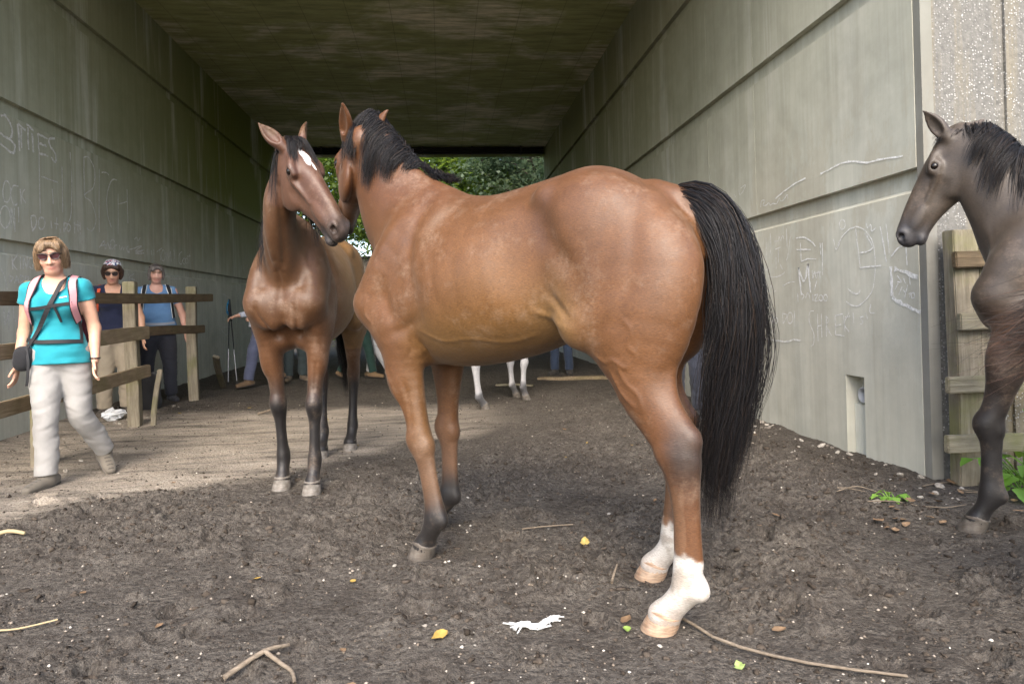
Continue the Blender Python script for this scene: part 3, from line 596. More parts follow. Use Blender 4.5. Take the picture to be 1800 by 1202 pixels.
# chalk strokes on the walls: (width in mm, density, polylines of (y, z) in metres)
CHALK_L = [
 (16,0.75,[[(6.81,3.04),(6.89,3.05),(6.95,3.0),(6.98,2.93),(6.97,2.89),(6.92,2.85),(6.8,2.87)],[(6.92,2.85),(7.0,2.82),(7.01,2.78),(6.97,2.72),(6.8,2.77)],[(7.07,3.03),(7.09,2.77)],[(7.07,3.03),(7.19,3.0)],[(7.12,3.0),(7.12,2.81)],[(7.21,3.07),(7.33,3.03)],[(7.23,3.04),(7.23,2.82)],[(7.3,3.0),(7.31,2.81)],[(7.4,3.02),(7.41,2.82)],[(7.4,3.02),(7.57,3.01)],[(7.4,2.92),(7.55,2.93)],[(7.41,2.82),(7.57,2.83)],[(7.7,3.05),(7.6,3.01),(7.61,2.95),(7.71,2.88),(7.7,2.79),(7.63,2.83)]]),
 (9,0.4,[[(7.41,2.82),(7.4,2.21)],[(7.44,2.59),(7.74,2.59)],[(7.63,2.5),(7.64,2.34)],[(7.83,2.78),(7.82,2.28)],[(8.0,2.97),(8.02,2.65),(7.99,2.3),(7.93,2.19)]]),
 (9,0.45,[[(8.29,2.98),(8.28,2.54)],[(8.29,2.98),(8.41,3.0),(8.53,2.87),(8.49,2.67),(8.28,2.54),(8.44,2.48),(8.53,2.3),(8.43,2.15),(8.31,2.17)],[(8.64,2.92),(8.6,2.15)],[(8.7,2.89),(8.82,2.91),(8.88,2.89)],[(9.09,2.87),(8.95,2.84),(8.82,2.64),(8.82,2.39),(8.91,2.25)],[(9.11,2.7),(9.08,2.19)],[(9.11,2.57),(9.35,2.64)],[(9.36,2.8),(9.36,2.36)]]),
 (9,0.6,[[(6.9,2.26),(6.87,2.24),(6.84,2.24),(6.82,2.27),(6.81,2.32),(6.82,2.37),(6.84,2.42),(6.87,2.44),(6.9,2.43),(6.92,2.4),(6.93,2.35),(6.92,2.3),(6.9,2.26)],[(7.05,2.42),(6.97,2.41),(6.93,2.32),(6.97,2.23),(7.03,2.25)],[(7.08,2.4),(7.09,2.25)],[(7.15,2.41),(7.1,2.34),(7.16,2.28)]]),
 (9,0.55,[[(6.87,2.01),(6.83,1.99),(6.8,2.0),(6.77,2.03),(6.76,2.08),(6.77,2.13),(6.8,2.18),(6.84,2.2),(6.87,2.19),(6.9,2.16),(6.91,2.11),(6.9,2.06),(6.87,2.01)],[(6.93,2.2),(6.92,2.0)],[(6.94,2.19),(6.98,1.97)],[(6.98,1.97),(6.98,2.2)],[(7.04,2.22),(7.04,2.07)]]),
 (10,0.8,[[(7.24,2.15),(7.26,2.01)],[(7.24,2.16),(7.31,2.17),(7.33,2.1),(7.26,2.01)],[(7.45,2.06),(7.42,2.05),(7.39,2.05),(7.37,2.07),(7.37,2.1),(7.37,2.13),(7.39,2.16),(7.42,2.17),(7.45,2.17),(7.47,2.15),(7.48,2.12),(7.47,2.09),(7.45,2.06)],[(7.59,2.16),(7.6,2.08)],[(7.7,2.21),(7.69,2.08)],[(7.65,2.14),(7.73,2.14)],[(7.76,2.1),(7.77,2.05)],[(7.84,2.18),(7.83,2.07)],[(7.83,2.17),(7.9,2.16),(7.83,2.07)],[(7.95,2.1),(7.93,2.09),(7.91,2.09),(7.9,2.11),(7.89,2.12),(7.9,2.14),(7.91,2.16),(7.93,2.17),(7.95,2.16),(7.96,2.15),(7.97,2.14),(7.96,2.12),(7.95,2.1)],[(8.05,2.2),(8.05,2.08)],[(8.12,2.23),(8.12,2.1)],[(8.07,2.18),(8.16,2.18)],[(8.17,2.22),(8.17,2.13)],[(8.17,2.1),(8.17,2.08)]]),
 (10,0.7,[[(8.59,1.97),(8.71,2.06),(8.73,1.96)],[(8.63,2.0),(8.77,2.02)],[(8.75,1.97),(8.8,2.05),(8.86,1.98),(8.88,2.08)],[(8.95,2.0),(8.92,1.99),(8.9,1.99),(8.87,2.01),(8.87,2.04),(8.88,2.07),(8.9,2.09),(8.93,2.1),(8.95,2.1),(8.98,2.08),(8.98,2.05),(8.97,2.02),(8.95,2.0)],[(8.98,1.98),(9.0,2.04),(9.04,2.04)],[(9.1,2.05),(9.13,1.99),(9.19,2.04),(9.22,2.0),(9.24,2.04)],[(9.29,2.05),(9.32,2.01)],[(9.36,2.07),(9.29,2.01),(9.39,1.99),(9.28,1.97)],[(9.37,2.02),(9.55,2.05)],[(9.52,2.05),(9.75,2.1),(9.55,2.01),(9.8,2.05),(9.55,1.98),(9.82,2.01)],[(9.54,2.17),(9.6,2.2),(9.65,2.16),(9.71,2.21)]]),
 (10,0.5,[[(9.92,2.08),(9.92,1.99)],[(10.06,2.07),(10.06,2.0)],[(10.14,2.08),(10.14,2.01)],[(10.24,2.06),(10.44,2.14)],[(10.35,2.1),(10.37,1.95)],[(10.5,1.96),(10.47,1.95),(10.44,1.95),(10.41,1.98),(10.41,2.02),(10.42,2.06),(10.44,2.1),(10.47,2.11),(10.51,2.1),(10.53,2.08),(10.54,2.04),(10.53,2.0),(10.5,1.96)],[(10.59,1.96),(10.6,2.08),(10.67,2.01),(10.74,2.11),(10.76,1.96)],[(10.88,2.16),(10.89,2.01)],[(11.2,2.15),(11.09,2.1),(11.06,1.98),(11.16,1.95),(11.22,2.03)],[(11.32,1.97),(11.28,1.96),(11.25,1.97),(11.23,1.98),(11.22,2.0),(11.23,2.02),(11.25,2.04),(11.28,2.05),(11.32,2.05),(11.34,2.04),(11.35,2.01),(11.34,1.99),(11.32,1.97)],[(11.42,1.99),(11.39,1.98),(11.36,1.98),(11.34,2.0),(11.34,2.02),(11.34,2.04),(11.36,2.05),(11.39,2.06),(11.42,2.06),(11.44,2.05),(11.44,2.03),(11.44,2.01),(11.42,1.99)],[(11.52,2.14),(11.48,1.98)],[(11.41,2.09),(11.57,2.11)]]),
 (10,0.5,[[(6.92,1.74),(6.93,1.61)],[(7.01,1.76),(6.93,1.67),(7.0,1.61)],[(7.05,1.74),(7.05,1.62)],[(7.09,1.62),(7.1,1.74),(7.15,1.63),(7.16,1.75)],[(7.25,1.74),(7.2,1.73),(7.18,1.66),(7.24,1.64),(7.25,1.68)]]),
 (9,0.4,[[(6.87,1.55),(6.87,1.48)],[(6.87,1.55),(6.93,1.53),(6.87,1.48)],[(6.95,1.48),(6.99,1.55),(7.02,1.48)],[(6.96,1.51),(7.01,1.51)],[(7.04,1.56),(7.04,1.48)],[(7.04,1.56),(7.1,1.54),(7.04,1.48)],[(7.12,1.56),(7.12,1.49)],[(7.12,1.56),(7.18,1.54),(7.12,1.49)],[(6.75,1.61),(6.8,1.54),(6.84,1.42)],[(6.78,1.25),(6.79,1.08),(6.86,1.25)],[(6.86,1.25),(6.84,1.04)],[(6.92,1.26),(6.93,1.14),(6.98,1.11)]]),
 (9,0.45,[[(9.11,1.57),(9.17,1.72),(9.22,1.57)],[(9.13,1.62),(9.21,1.64)],[(9.34,1.7),(9.35,1.6)],[(9.5,1.71),(9.35,1.65),(9.51,1.63)],[(10.5,1.72),(10.64,1.73),(10.61,1.66)],[(10.64,1.7),(11.15,1.72)],[(10.87,1.71),(11.03,1.49)],[(11.66,1.48),(11.7,1.64),(11.82,1.71),(11.95,1.57),(11.96,1.51)],[(14.36,2.15),(14.39,2.0)],[(14.54,2.17),(14.57,2.03)]]),
 (12,0.4,[[(13.07,1.54),(13.54,1.48)],[(13.32,1.51),(13.27,1.35)],[(13.17,1.04),(13.5,1.08)],[(13.18,1.13),(13.18,1.04)],[(13.12,0.92),(13.53,0.92)],[(12.98,0.9),(13.25,0.77),(13.48,0.84)],[(15.64,2.28),(15.58,2.25),(15.52,2.26),(15.48,2.3),(15.47,2.36),(15.49,2.42),(15.53,2.48),(15.6,2.5),(15.66,2.49),(15.7,2.45),(15.71,2.39),(15.69,2.33),(15.64,2.28)],[(14.75,0.73),(15.04,0.79)]])]
CHALK_R = [
 (9,0.75,[[(5.587,1.987),(5.415,2.025),(5.253,2.053),(5.1,2.063)],[(4.888,2.055),(4.742,2.067),(4.616,2.076),(4.498,2.065),(4.321,2.019),(4.175,2.007),(3.964,1.979)]]),
 (5,0.7,[[(5.867,1.949),(5.848,2.004),(5.787,2.001),(5.82,1.963),(5.76,1.954),(5.714,1.968),(5.686,1.943),(5.642,1.95),(5.571,1.939),(5.527,1.979),(5.501,1.948),(5.446,1.953),(5.391,1.984),(5.38,1.949)],[(6.581,2.202),(6.566,2.135),(6.471,2.127)],[(6.413,2.157),(6.379,2.128)],[(6.303,2.185),(6.288,2.136),(6.216,2.154),(6.161,2.205),(6.266,2.194)]]),
 (5,0.4,[[(5.777,1.665),(5.782,1.48)],[(5.7,1.699),(5.711,1.517)],[(5.632,1.621),(5.561,1.621),(5.546,1.654),(5.52,1.617),(5.49,1.654),(5.465,1.625)],[(5.42,1.707),(5.415,1.546)],[(5.358,1.633),(5.405,1.491),(5.435,1.44)],[(5.622,1.551),(5.523,1.563)],[(5.565,1.56),(5.572,1.436)],[(5.914,1.432),(5.901,1.387)],[(5.822,1.411),(5.809,1.382),(5.733,1.398)],[(5.612,1.481),(5.612,1.384)],[(5.545,1.421),(5.506,1.377)],[(5.752,1.329),(5.65,1.314),(5.536,1.324),(5.467,1.348)],[(5.835,1.196),(5.801,1.26),(5.759,1.194),(5.712,1.249),(5.671,1.192),(5.628,1.197)],[(5.509,1.23),(5.405,1.257),(5.314,1.26)]]),
 (7,0.7,[[(5.269,1.611),(5.158,1.605),(5.041,1.561),(4.986,1.519)],[(5.204,1.565),(5.197,1.416)],[(5.267,1.519),(5.056,1.5)],[(5.197,1.416),(5.095,1.43),(4.98,1.419)],[(4.918,1.537),(4.911,1.45)],[(4.889,1.534),(4.897,1.291)]]),
 (15,0.7,[[(5.244,1.374),(5.211,1.152)],[(5.244,1.374),(5.164,1.254),(5.097,1.396)],[(5.097,1.396),(5.074,1.168)]]),
 (6,0.65,[[(5.041,1.336),(5.033,1.273),(5.007,1.328),(4.987,1.271),(4.951,1.325),(4.931,1.268)],[(5.031,1.31),(4.918,1.316)],[(4.977,1.258),(5.015,1.185)],[(5.268,1.167),(5.264,1.095)],[(5.206,1.165),(5.17,1.139),(5.208,1.114)],[(5.147,1.125),(5.109,1.169),(5.088,1.118)],[(5.044,1.148),(5.038,1.098)],[(5.017,1.141),(4.971,1.147),(5.015,1.098),(4.962,1.103)],[(4.914,1.102),(4.928,1.099),(4.941,1.102),(4.951,1.11),(4.954,1.121),(4.951,1.132),(4.941,1.14),(4.928,1.143),(4.915,1.14),(4.905,1.132),(4.901,1.122),(4.905,1.111),(4.914,1.102)],[(4.853,1.099),(4.866,1.096),(4.879,1.099),(4.889,1.107),(4.893,1.119),(4.889,1.131),(4.879,1.141),(4.866,1.144),(4.853,1.141),(4.844,1.132),(4.841,1.12),(4.844,1.108),(4.853,1.099)]]),
 (6,0.6,[[(5.743,0.974),(5.716,0.918),(5.675,0.975)],[(5.716,0.918),(5.705,0.855),(5.752,0.818)],[(5.625,0.919),(5.643,0.915),(5.66,0.917),(5.673,0.926),(5.677,0.938),(5.673,0.951),(5.66,0.961),(5.643,0.965),(5.626,0.962),(5.613,0.954),(5.609,0.942),(5.613,0.929),(5.625,0.919)],[(5.527,1.003),(5.518,0.914)],[(5.527,1.003),(5.447,0.983),(5.518,0.914)],[(5.379,0.924),(5.401,0.917),(5.422,0.921),(5.437,0.937),(5.442,0.961),(5.436,0.984),(5.421,1.003),(5.399,1.01),(5.378,1.005),(5.363,0.989),(5.358,0.966),(5.364,0.942),(5.379,0.924)],[(5.326,1.023),(5.329,0.891)]]),
 (9,0.8,[[(5.937,0.783),(5.711,0.767),(5.459,0.767),(5.352,0.785),(5.238,0.783)]]),
 (6,0.55,[[(5.035,1.023),(5.093,1.011),(5.102,0.935),(5.044,0.848),(5.047,0.772),(5.084,0.746)],[(4.983,0.998),(4.985,0.788)],[(4.979,0.906),(4.927,0.913)],[(4.929,0.999),(4.932,0.821)],[(4.864,0.987),(4.866,0.829)],[(4.865,0.981),(4.828,0.951),(4.862,0.914),(4.801,0.838)],[(4.746,0.982),(4.745,0.846)],[(4.746,0.987),(4.65,1.0)],[(4.746,0.911),(4.674,0.924)],[(4.745,0.846),(4.638,0.843)],[(4.641,0.988),(4.627,0.873)],[(4.572,1.011),(4.634,0.93),(4.578,0.874)],[(4.622,0.977),(4.563,0.983)],[(4.524,1.011),(4.518,0.938)],[(4.406,0.984),(4.442,0.973),(4.413,0.945),(4.445,0.928)],[(4.387,1.012),(4.362,0.968)],[(4.326,1.066),(4.334,1.012),(4.283,1.006)]]),
 (6,0.6,[[(4.606,1.609),(4.624,1.606),(4.642,1.611),(4.655,1.625),(4.659,1.643),(4.655,1.66),(4.642,1.672),(4.624,1.675),(4.606,1.669),(4.593,1.655),(4.589,1.637),(4.593,1.62),(4.606,1.609)],[(4.687,1.496),(4.644,1.544),(4.554,1.591),(4.469,1.604),(4.396,1.584),(4.336,1.544),(4.287,1.485),(4.265,1.397),(4.271,1.258),(4.301,1.163),(4.374,1.099),(4.466,1.056),(4.541,1.062),(4.607,1.092)],[(4.574,1.177),(4.518,1.147),(4.462,1.14),(4.434,1.167)],[(4.35,1.622),(4.334,1.582),(4.299,1.599),(4.292,1.555),(4.249,1.571)],[(4.739,1.548),(4.708,1.469),(4.645,1.533)]]),
 (7,0.75,[[(4.469,1.593),(4.427,1.322)],[(4.362,1.547),(4.321,1.499),(4.289,1.442),(4.359,1.421),(4.431,1.422)],[(4.427,1.318),(4.311,1.32),(4.202,1.318)],[(4.202,1.576),(4.172,1.452),(4.147,1.335)],[(4.142,1.584),(4.126,1.468),(4.118,1.395)],[(4.095,1.373),(4.031,1.418),(3.956,1.431)],[(3.956,1.431),(3.954,1.301)]]),
 (20,0.75,[[(4.106,1.301),(4.103,1.115)],[(4.075,1.289),(3.863,1.232)],[(4.099,1.105),(3.971,1.052),(3.844,1.013)]]),
 (5,0.65,[[(4.046,1.246),(4.01,1.204),(4.048,1.206)],[(3.994,1.234),(3.973,1.193)],[(3.935,1.231),(3.929,1.181)],[(4.073,1.156),(4.041,1.195)],[(4.036,1.124),(4.004,1.174)],[(3.997,1.153),(3.968,1.132)],[(3.951,1.182),(3.984,1.103)],[(3.946,1.127),(3.924,1.131),(3.94,1.107)],[(3.9,1.101),(3.908,1.098),(3.915,1.1),(3.92,1.107),(3.922,1.115),(3.92,1.124),(3.915,1.131),(3.908,1.134),(3.9,1.132),(3.895,1.125),(3.893,1.116),(3.895,1.108),(3.9,1.101)]])]
# ---------------------------------------------------------------- horses
FORE = np.array([  # z, dx, fore-aft half, lateral half
 (1.02, .0, .135, .085), (.93, .0, .115, .078), (.85, .0, .095, .066), (.76, .0, .075, .056), (.67, .0, .060, .049), (.60, .002, .055, .047),
 (.545, .008, .060, .053), (.50, .006, .056, .051), (.455, -.002, .047, .042), (.40, -.004, .041, .034), (.30, -.006, .040, .033), (.245, -.008, .045, .037),
 (.20, -.010, .054, .044), (.165, -.002, .049, .043), (.125, .018, .041, .040), (.09, .036, .044, .044), (.06, .05, .054, .054)])
HIND = np.array([
 (1.20, .215, .25, .12), (1.08, .20, .225, .12), (.98, .18, .175, .10), (.89, .165, .125, .080), (.80, .14, .100, .064), (.72, .088, .085, .054),
 (.655, .038, .082, .050), (.60, .015, .075, .050), (.54, .010, .062, .048), (.47, .004, .050, .041), (.38, .0, .043, .036), (.29, .0, .042, .036), (.23, .0, .048, .040),
 (.18, -.004, .056, .047), (.145, .012, .048, .043), (.105, .042, .044, .042), (.075, .066, .048, .048), (.055, .08, .056, .056)])
TRUNK = np.array([  # x, top, bottom, half-width, top narrowing
 (-.76, 1.40, 1.16, .125, .0), (-.66, 1.495, 1.10, .18, .05), (-.52, 1.602, 1.05, .235, .12), (-.38, 1.65, 1.01, .25, .18), (-.24, 1.635, .965, .255, .22), (-.08, 1.612, .91, .285, .22),
 (.10, 1.595, .870, .305, .24), (.26, 1.615, .852, .295, .34), (.40, 1.67, .855, .262, .50), (.52, 1.685, .885, .225, .58), (.64, 1.63, .95, .20, .55), (.75, 1.50, 1.04, .16, .4)])
def trunk_prim(T=TRUNK, k=.05, col=None):
    xs = np.linspace(T[0, 0], T[-1, 0], 80)
    u = np.interp(xs, T[:, 0], np.arange(len(T)))
    tab = cr(T, 400); tab = np.stack([np.interp(xs, tab[:, 0], tab[:, j]) for j in range(5)], 1)
    def fn(X):
        x = np.clip(X[:, 0], xs[0], xs[-1])
        top, bot, hw, tp = [np.interp(x, xs, tab[:, j]) for j in (1, 2, 3, 4)]
        c = (top+bot)/2-.03*(top-bot); b = np.where(X[:, 2] > c, top-c, c-bot)
        zz = (X[:, 2]-c)/b; y = X[:, 1]*(1+tp*np.clip(zz, 0, 1.2)**1.5)/hw
        e = 2.15; rho = (np.abs(y)**e+np.abs(zz)**e)**(1/e)
        d = (rho-1)*np.minimum(hw, b)*np.where(rho > 1, 1, 1)
        dx = np.abs(X[:, 0]-x)
        return np.where(dx > 0, np.sqrt(np.maximum(d, 0)**2+dx*dx)+np.minimum(d, 0)*0, d)
    return P(fn, (T[0, 0]-.02, -T[:, 3].max()-.02, T[:, 2].min()-.02), (T[-1, 0]+.02, T[:, 3].max()+.02, T[:, 1].max()+.02), k, 'u', col)
def leg_prims(kind, side, xk, yk, col=None):
    T = FORE if kind == 'f' else HIND
    xk = np.array(sorted(xk)); yk = np.array(sorted(yk))
    z = T[:, 0]; x = np.interp(z, xk[:, 0], xk[:, 1])+T[:, 1]; y = np.interp(z, yk[:, 0], yk[:, 1])
    pts = np.stack([x, y, z], 1)
    pr = [tube(pts, T[:, 3], T[:, 2], k=.045, col=col, seg=len(T)*2)]
    at = lambda zz, dx=0, dy=0: V3(np.interp(zz, xk[:, 0], xk[:, 1])+np.interp(zz, z[::-1], T[::-1, 1])+dx, np.interp(zz, yk[:, 0], yk[:, 1])+dy, zz)
    if kind == 'f':
        pr += [ell(at(.53, .028), (.034, .040, .045), k=.03, col=col), ell(at(.505, -.045), (.020, .028, .035), k=.03, col=col),
               tube([at(.44, -.030), at(.33, -.033), at(.235, -.036)], (.016, .014, .018), k=.02, col=col),
               ell(at(.185, -.052), (.022, .022, .030), k=.03, col=col), ell(at(.82, .02, side*.03), (.055, .035, .10), k=.05, col=col)]
    else:
        pr += [tube([at(.86, -.10), at(.76, -.082), at(.665, -.070)], (.022, .018, .024), k=.03, col=col), ell(at(.650, -.066), (.030, .026, .038), k=.025, col=col),
               tube([at(.57, -.045), at(.42, -.034), at(.25, -.036)], (.020, .015, .018), k=.022, col=col),
               ell(at(.165, -.055), (.024, .022, .030), k=.03, col=col), ell(at(.60, .03, 0), (.045, .042, .05), k=.03, col=col)]
    hoof = at(.06)
    return pr, hoof
def head_prims(poll, e1, up, L=.60, col=None, cm=None, open_=0.):
    """head frame: e1 poll->muzzle, e3 out of the forehead, e2 to the animal's left"""
    e1 = unit(e1); up = np.asarray(up, float); e3 = unit(up-e1*(e1@up)); e2 = np.cross(e3, e1)
    s = L/.60
    W = lambda t, a, b: poll+(e1*t+e2*a+e3*b)*s
    A = np.array([e1, e2, e3]); ar = np.array
    pr = [tube([W(-.02, 0, -.085), W(.06, 0, -.092), W(.14, 0, -.110), W(.22, 0, -.118), W(.30, 0, -.104), W(.38, 0, -.088), W(.46, 0, -.078), W(.54, 0, -.075)],
               ar([.058, .072, .080, .074, .060, .051, .047, .047])*s, ar([.078, .094, .110, .116, .100, .080, .064, .055])*s, n=e2, k=.03, col=col, seg=20)]
    for sd in (1, -1):
        pr += [ell(W(.175, sd*.052, -.172), (.120*s, .034*s, .098*s), axes(e1+e3*.25, e2), k=.02, col=col),    # jowl
               tube([W(.105, sd*.062, -.020), W(.15, sd*.086, -.028), W(.195, sd*.084, -.040)], ar([.016, .019, .014])*s, k=.022, col=col),   # brow
               ell(W(.168, sd*.078, -.058), (.040*s, .024*s, .032*s), A, k=.02, col=col), tube([W(.140, sd*.088, -.044), W(.165, sd*.101, -.034), W(.192, sd*.090, -.046)], ar([.007, .009, .007])*s, k=.010, col=col),
               tube([W(.20, sd*.080, -.082), W(.27, sd*.067, -.090), W(.345, sd*.053, -.092)], ar([.015, .013, .008])*s, k=.016, col=col),    # facial crest
               ell(W(.43, sd*.040, -.085), (.075*s, .020*s, .034*s), A, k=.02, col=col),
               ell(W(.548, sd*.036, -.050), (.036*s, .023*s, .034*s), A, k=.014, col=cm)]                     # nostril wing
    pr += [ell(W(.12, 0, -.026), (.15*s, .060*s, .032*s), A, k=.04, col=col),                                 # forehead
           tube([W(.16, 0, -.034), W(.28, 0, -.030), W(.40, 0, -.026), W(.52, 0, -.036)], ar([.040, .040, .033, .028])*s, k=.03, col=col),   # nasal bone
           ell(W(.575, 0, -.080), (.033*s, .043*s, .046*s), A, k=.022, col=cm),                               # upper lip
           tube([W(.30, 0, -.165-open_*.2), W(.42, 0, -.140-open_*.6), W(.515, 0, -.132-open_)], ar([.036, .032, .031])*s, k=.02, col=col),  # lower jaw
           ell(W(.540, 0, -.146-open_), (.036*s, .036*s, .024*s), A, k=.014, col=cm)]                         # chin and lower lip
    for sd in (1, -1):
        pr += [tube([W(.540, sd*.064, -.030), W(.572, sd*.058, -.048), W(.590, sd*.042, -.070)], ar([.011, .019, .012])*s, k=.006, op='s'), ell(W(.560, sd*.040, -.052), .017*s, k=.006, op='s'),   # nostril
               ell(W(.165, sd*.108, -.050), (.024*s, .018*s, .016*s), A, k=.008, op='s'),                     # eye socket
               ell(W(.31, sd*.098, -.125), (.080*s, .030*s, .030*s), A, k=.04, op='s')]                       # hollow below the facial crest
    m_ = -.122-open_*.55
    pr += [tube([W(.45, .066, m_+.006), W(.53, .052, m_), W(.60, .03, m_), W(.625, 0, m_), W(.60, -.03, m_), W(.53, -.052, m_), W(.45, -.066, m_+.006)], .0085+open_*.2, k=.005, op='s')]   # mouth line
    return pr, W, A
def ear_prims(base, tip, face, L=.17, col=None, cin=None):
    """ear: leaf-shaped cone from base to tip, hollow towards `face`"""
    d = tip-base; l = np.linalg.norm(d); d = d/l; f = np.asarray(face, float); f = unit(f-d*(f@d)); n = np.cross(d, f)
    q = lambda t, o=0: base+d*l*t+f*o
    pr = [tube([q(-.12), q(.12), q(.36), q(.62), q(.84, .004), q(1., .010)], np.array([.030, .036, .043, .036, .020, .006]), np.array([.030, .032, .028, .021, .013, .007]), n=n, k=.016, col=col, seg=12),
          tube([q(.20, .026), q(.40, .027), q(.64, .022), q(.90, .018)], np.array([.018, .031, .025, .008]), np.array([.016, .021, .017, .008]), n=n, k=.005, op='s')]
    return pr
def body_prims(col=None):
    pr = [trunk_prim(col=col)]
    for s in (1, -1):
        pr += [
            ell((-.43, s*.120, 1.425), (.26, .13, .17), axes((1, 0, .30), (0, 1, 0)), k=.06, col=col),                        # gluteal mass
            tube([(-.61, s*.08, 1.41), (-.71, s*.11, 1.28), (-.705, s*.145, 1.14), (-.64, s*.165, .98)], (.08, .10, .098, .07), (.105, .105, .112, .08), k=.05, col=col),  # hamstrings
            tube([(-.40, s*.15, 1.40), (-.40, s*.175, 1.22), (-.41, s*.185, 1.06)], (.10, .095, .075), (.16, .155, .105), k=.05, col=col),   # thigh front
            ell((-.40, s*.195, 1.04), (.075, .05, .085), k=.06, col=col),                                                     # stifle
            ell((-.20, s*.345, 1.28), (.12, .075, .20), axes((1, 0, -.35), (0, 1, 0)), k=.12, op='s'),                        # hollow of the flank
            ell((-.255, s*.175, 1.525), (.045, .045, .04), k=.05, col=col),                                                    # point of hip
            tube([(.46, s*.055, 1.55), (.54, s*.13, 1.42), (.64, s*.165, 1.28), (.725, s*.165, 1.15)], (.04, .07, .08, .08), (.08, .13, .13, .10), k=.06, col=col),   # shoulder blade
            ell((.47, s*.185, 1.13), (.15, .065, .13), axes((1, 0, .5), (0, 1, 0)), k=.04, col=col),                           # triceps
            tube([(.735, s*.15, 1.14), (.64, s*.165, 1.05), (.55, s*.16, .98)], (.085, .08, .075), (.09, .10, .105), k=.06, col=col),   # upper arm
            ell((.755, s*.075, 1.11), (.07, .085, .13), k=.06, col=col),                                                    # breast
            ell((.53, s*.07, .92), (.12, .07, .07), k=.04, col=col),
        ]
    pr += [tube([(-.62, 0, 1.515), (-.735, 0, 1.468), (-.79, 0, 1.39), (-.805, 0, 1.28)], (.05, .045, .036, .028), k=.05, col=col)]
    return pr
def hoof_mesh(r=.056, h=.072):
    bm = bmesh.new(); n = 20; rings = []
    for z, sc, sh in ((h+.014, .84, -.012), (h+.004, .99, -.010), (h-.004, .93, -.008), (h*.5, 1.03, .006), (.006, 1.11, .018), (0, 1.09, .018)):
        rings.append([bm.verts.new((r*sc*math.cos(t)*(1.08 if math.cos(t) > 0 else .92)+sh, r*sc*math.sin(t)*.98, z+(.028*max(0, -math.cos(t)) if z > .03 else 0)*-.6)) for t in [2*math.pi*i/n for i in range(n)]])
    for a, b in zip(rings[:-1], rings[1:]):
        for i in range(n): bm.faces.new((b[i], b[(i+1) % n], a[(i+1) % n], a[i]))
    bm.faces.new(rings[0]); bm.faces.new(rings[-1][::-1])
    return bm
def horse(name, loc, rz, legs, neck, poll, e1, up, ears, vox, colf, mats, label, L=.60, neck_n=(0, 1, 0), open_=0., scale=1., marks=()):
    root = empty(name, loc, rz); root.scale = (scale,)*3; tag(root, label, 'horse')
    pr = body_prims()
    hoofs = []
    for kind, s, xk, yk in legs:
        p, hp = leg_prims(kind, s, xk, yk); pr += p; hoofs.append(hp)
    npts = np.array([n[:3] for n in neck]); pr.append(tube(npts, [n[3] for n in neck], [n[4] for n in neck], n=neck_n, k=.08, seg=40))
    pr.append(tube([q+unit(np.cross(np.asarray(neck_n, float), np.gradient(npts, axis=0)[i]))*-r*.87 for i, (q, r) in enumerate(zip(npts, [n[4] for n in neck]))][1:], .022, k=.07, seg=20))      # crest
    hp, W, A = head_prims(np.array(poll, float), e1, up, L, open_=open_); pr += hp
    for b, t, f in ears: pr += ear_prims(W(*b), W(*b)+(A.T@np.array(t))*L/.6, A.T@np.array(f))
    Vx, F = sdf_mesh(pr, vox); H = (Vx-np.array(poll))@A.T*(.6/L)        # head-frame coordinates of every vertex, for the markings
    hd = (H[:, 0] > -.25)*(H[:, 0] < .7)*(np.abs(H[:, 1]) < .16)*(H[:, 2] > -.30)*(H[:, 2] < .20)
    Vx = relax(Vx, F, 3, np.where(hd, .12, .5)[:, None])
    if marks: Vx = emboss(Vx, F, marks)
    body = mesh_obj('body', Vx, F, mats['coat'], root, True, colf(Vx, H))
    for i, hp in enumerate(hoofs):
        o = bm_obj('hoof', hoof_mesh(), mats['hoof'][i] if isinstance(mats['hoof'], (list, tuple)) else mats['hoof'], root, True)
        o.location = (hp[0]+.004, hp[1], 0)
    for s in (1, -1):
        e = bm_obj('eye', ico(.021*L/.6, 3), mats['eye'], root, True); e.location = W(.166, s*.0875, -.050)
    gr = np.gradient(npts, axis=0); cre = [q-unit(np.cross(np.asarray(neck_n, float), gr[i]))*(r+.012) for i, (q, r) in enumerate(zip(npts, [n[4] for n in neck]))]
    crest = cr(np.array([W(.0, 0, .0)]+[c for c in cre[::-1] if c[2] < poll[2]+.03 and c[0] > .5]+[(.46, 0, 1.70)]), 40)
    return root, W, A, crest
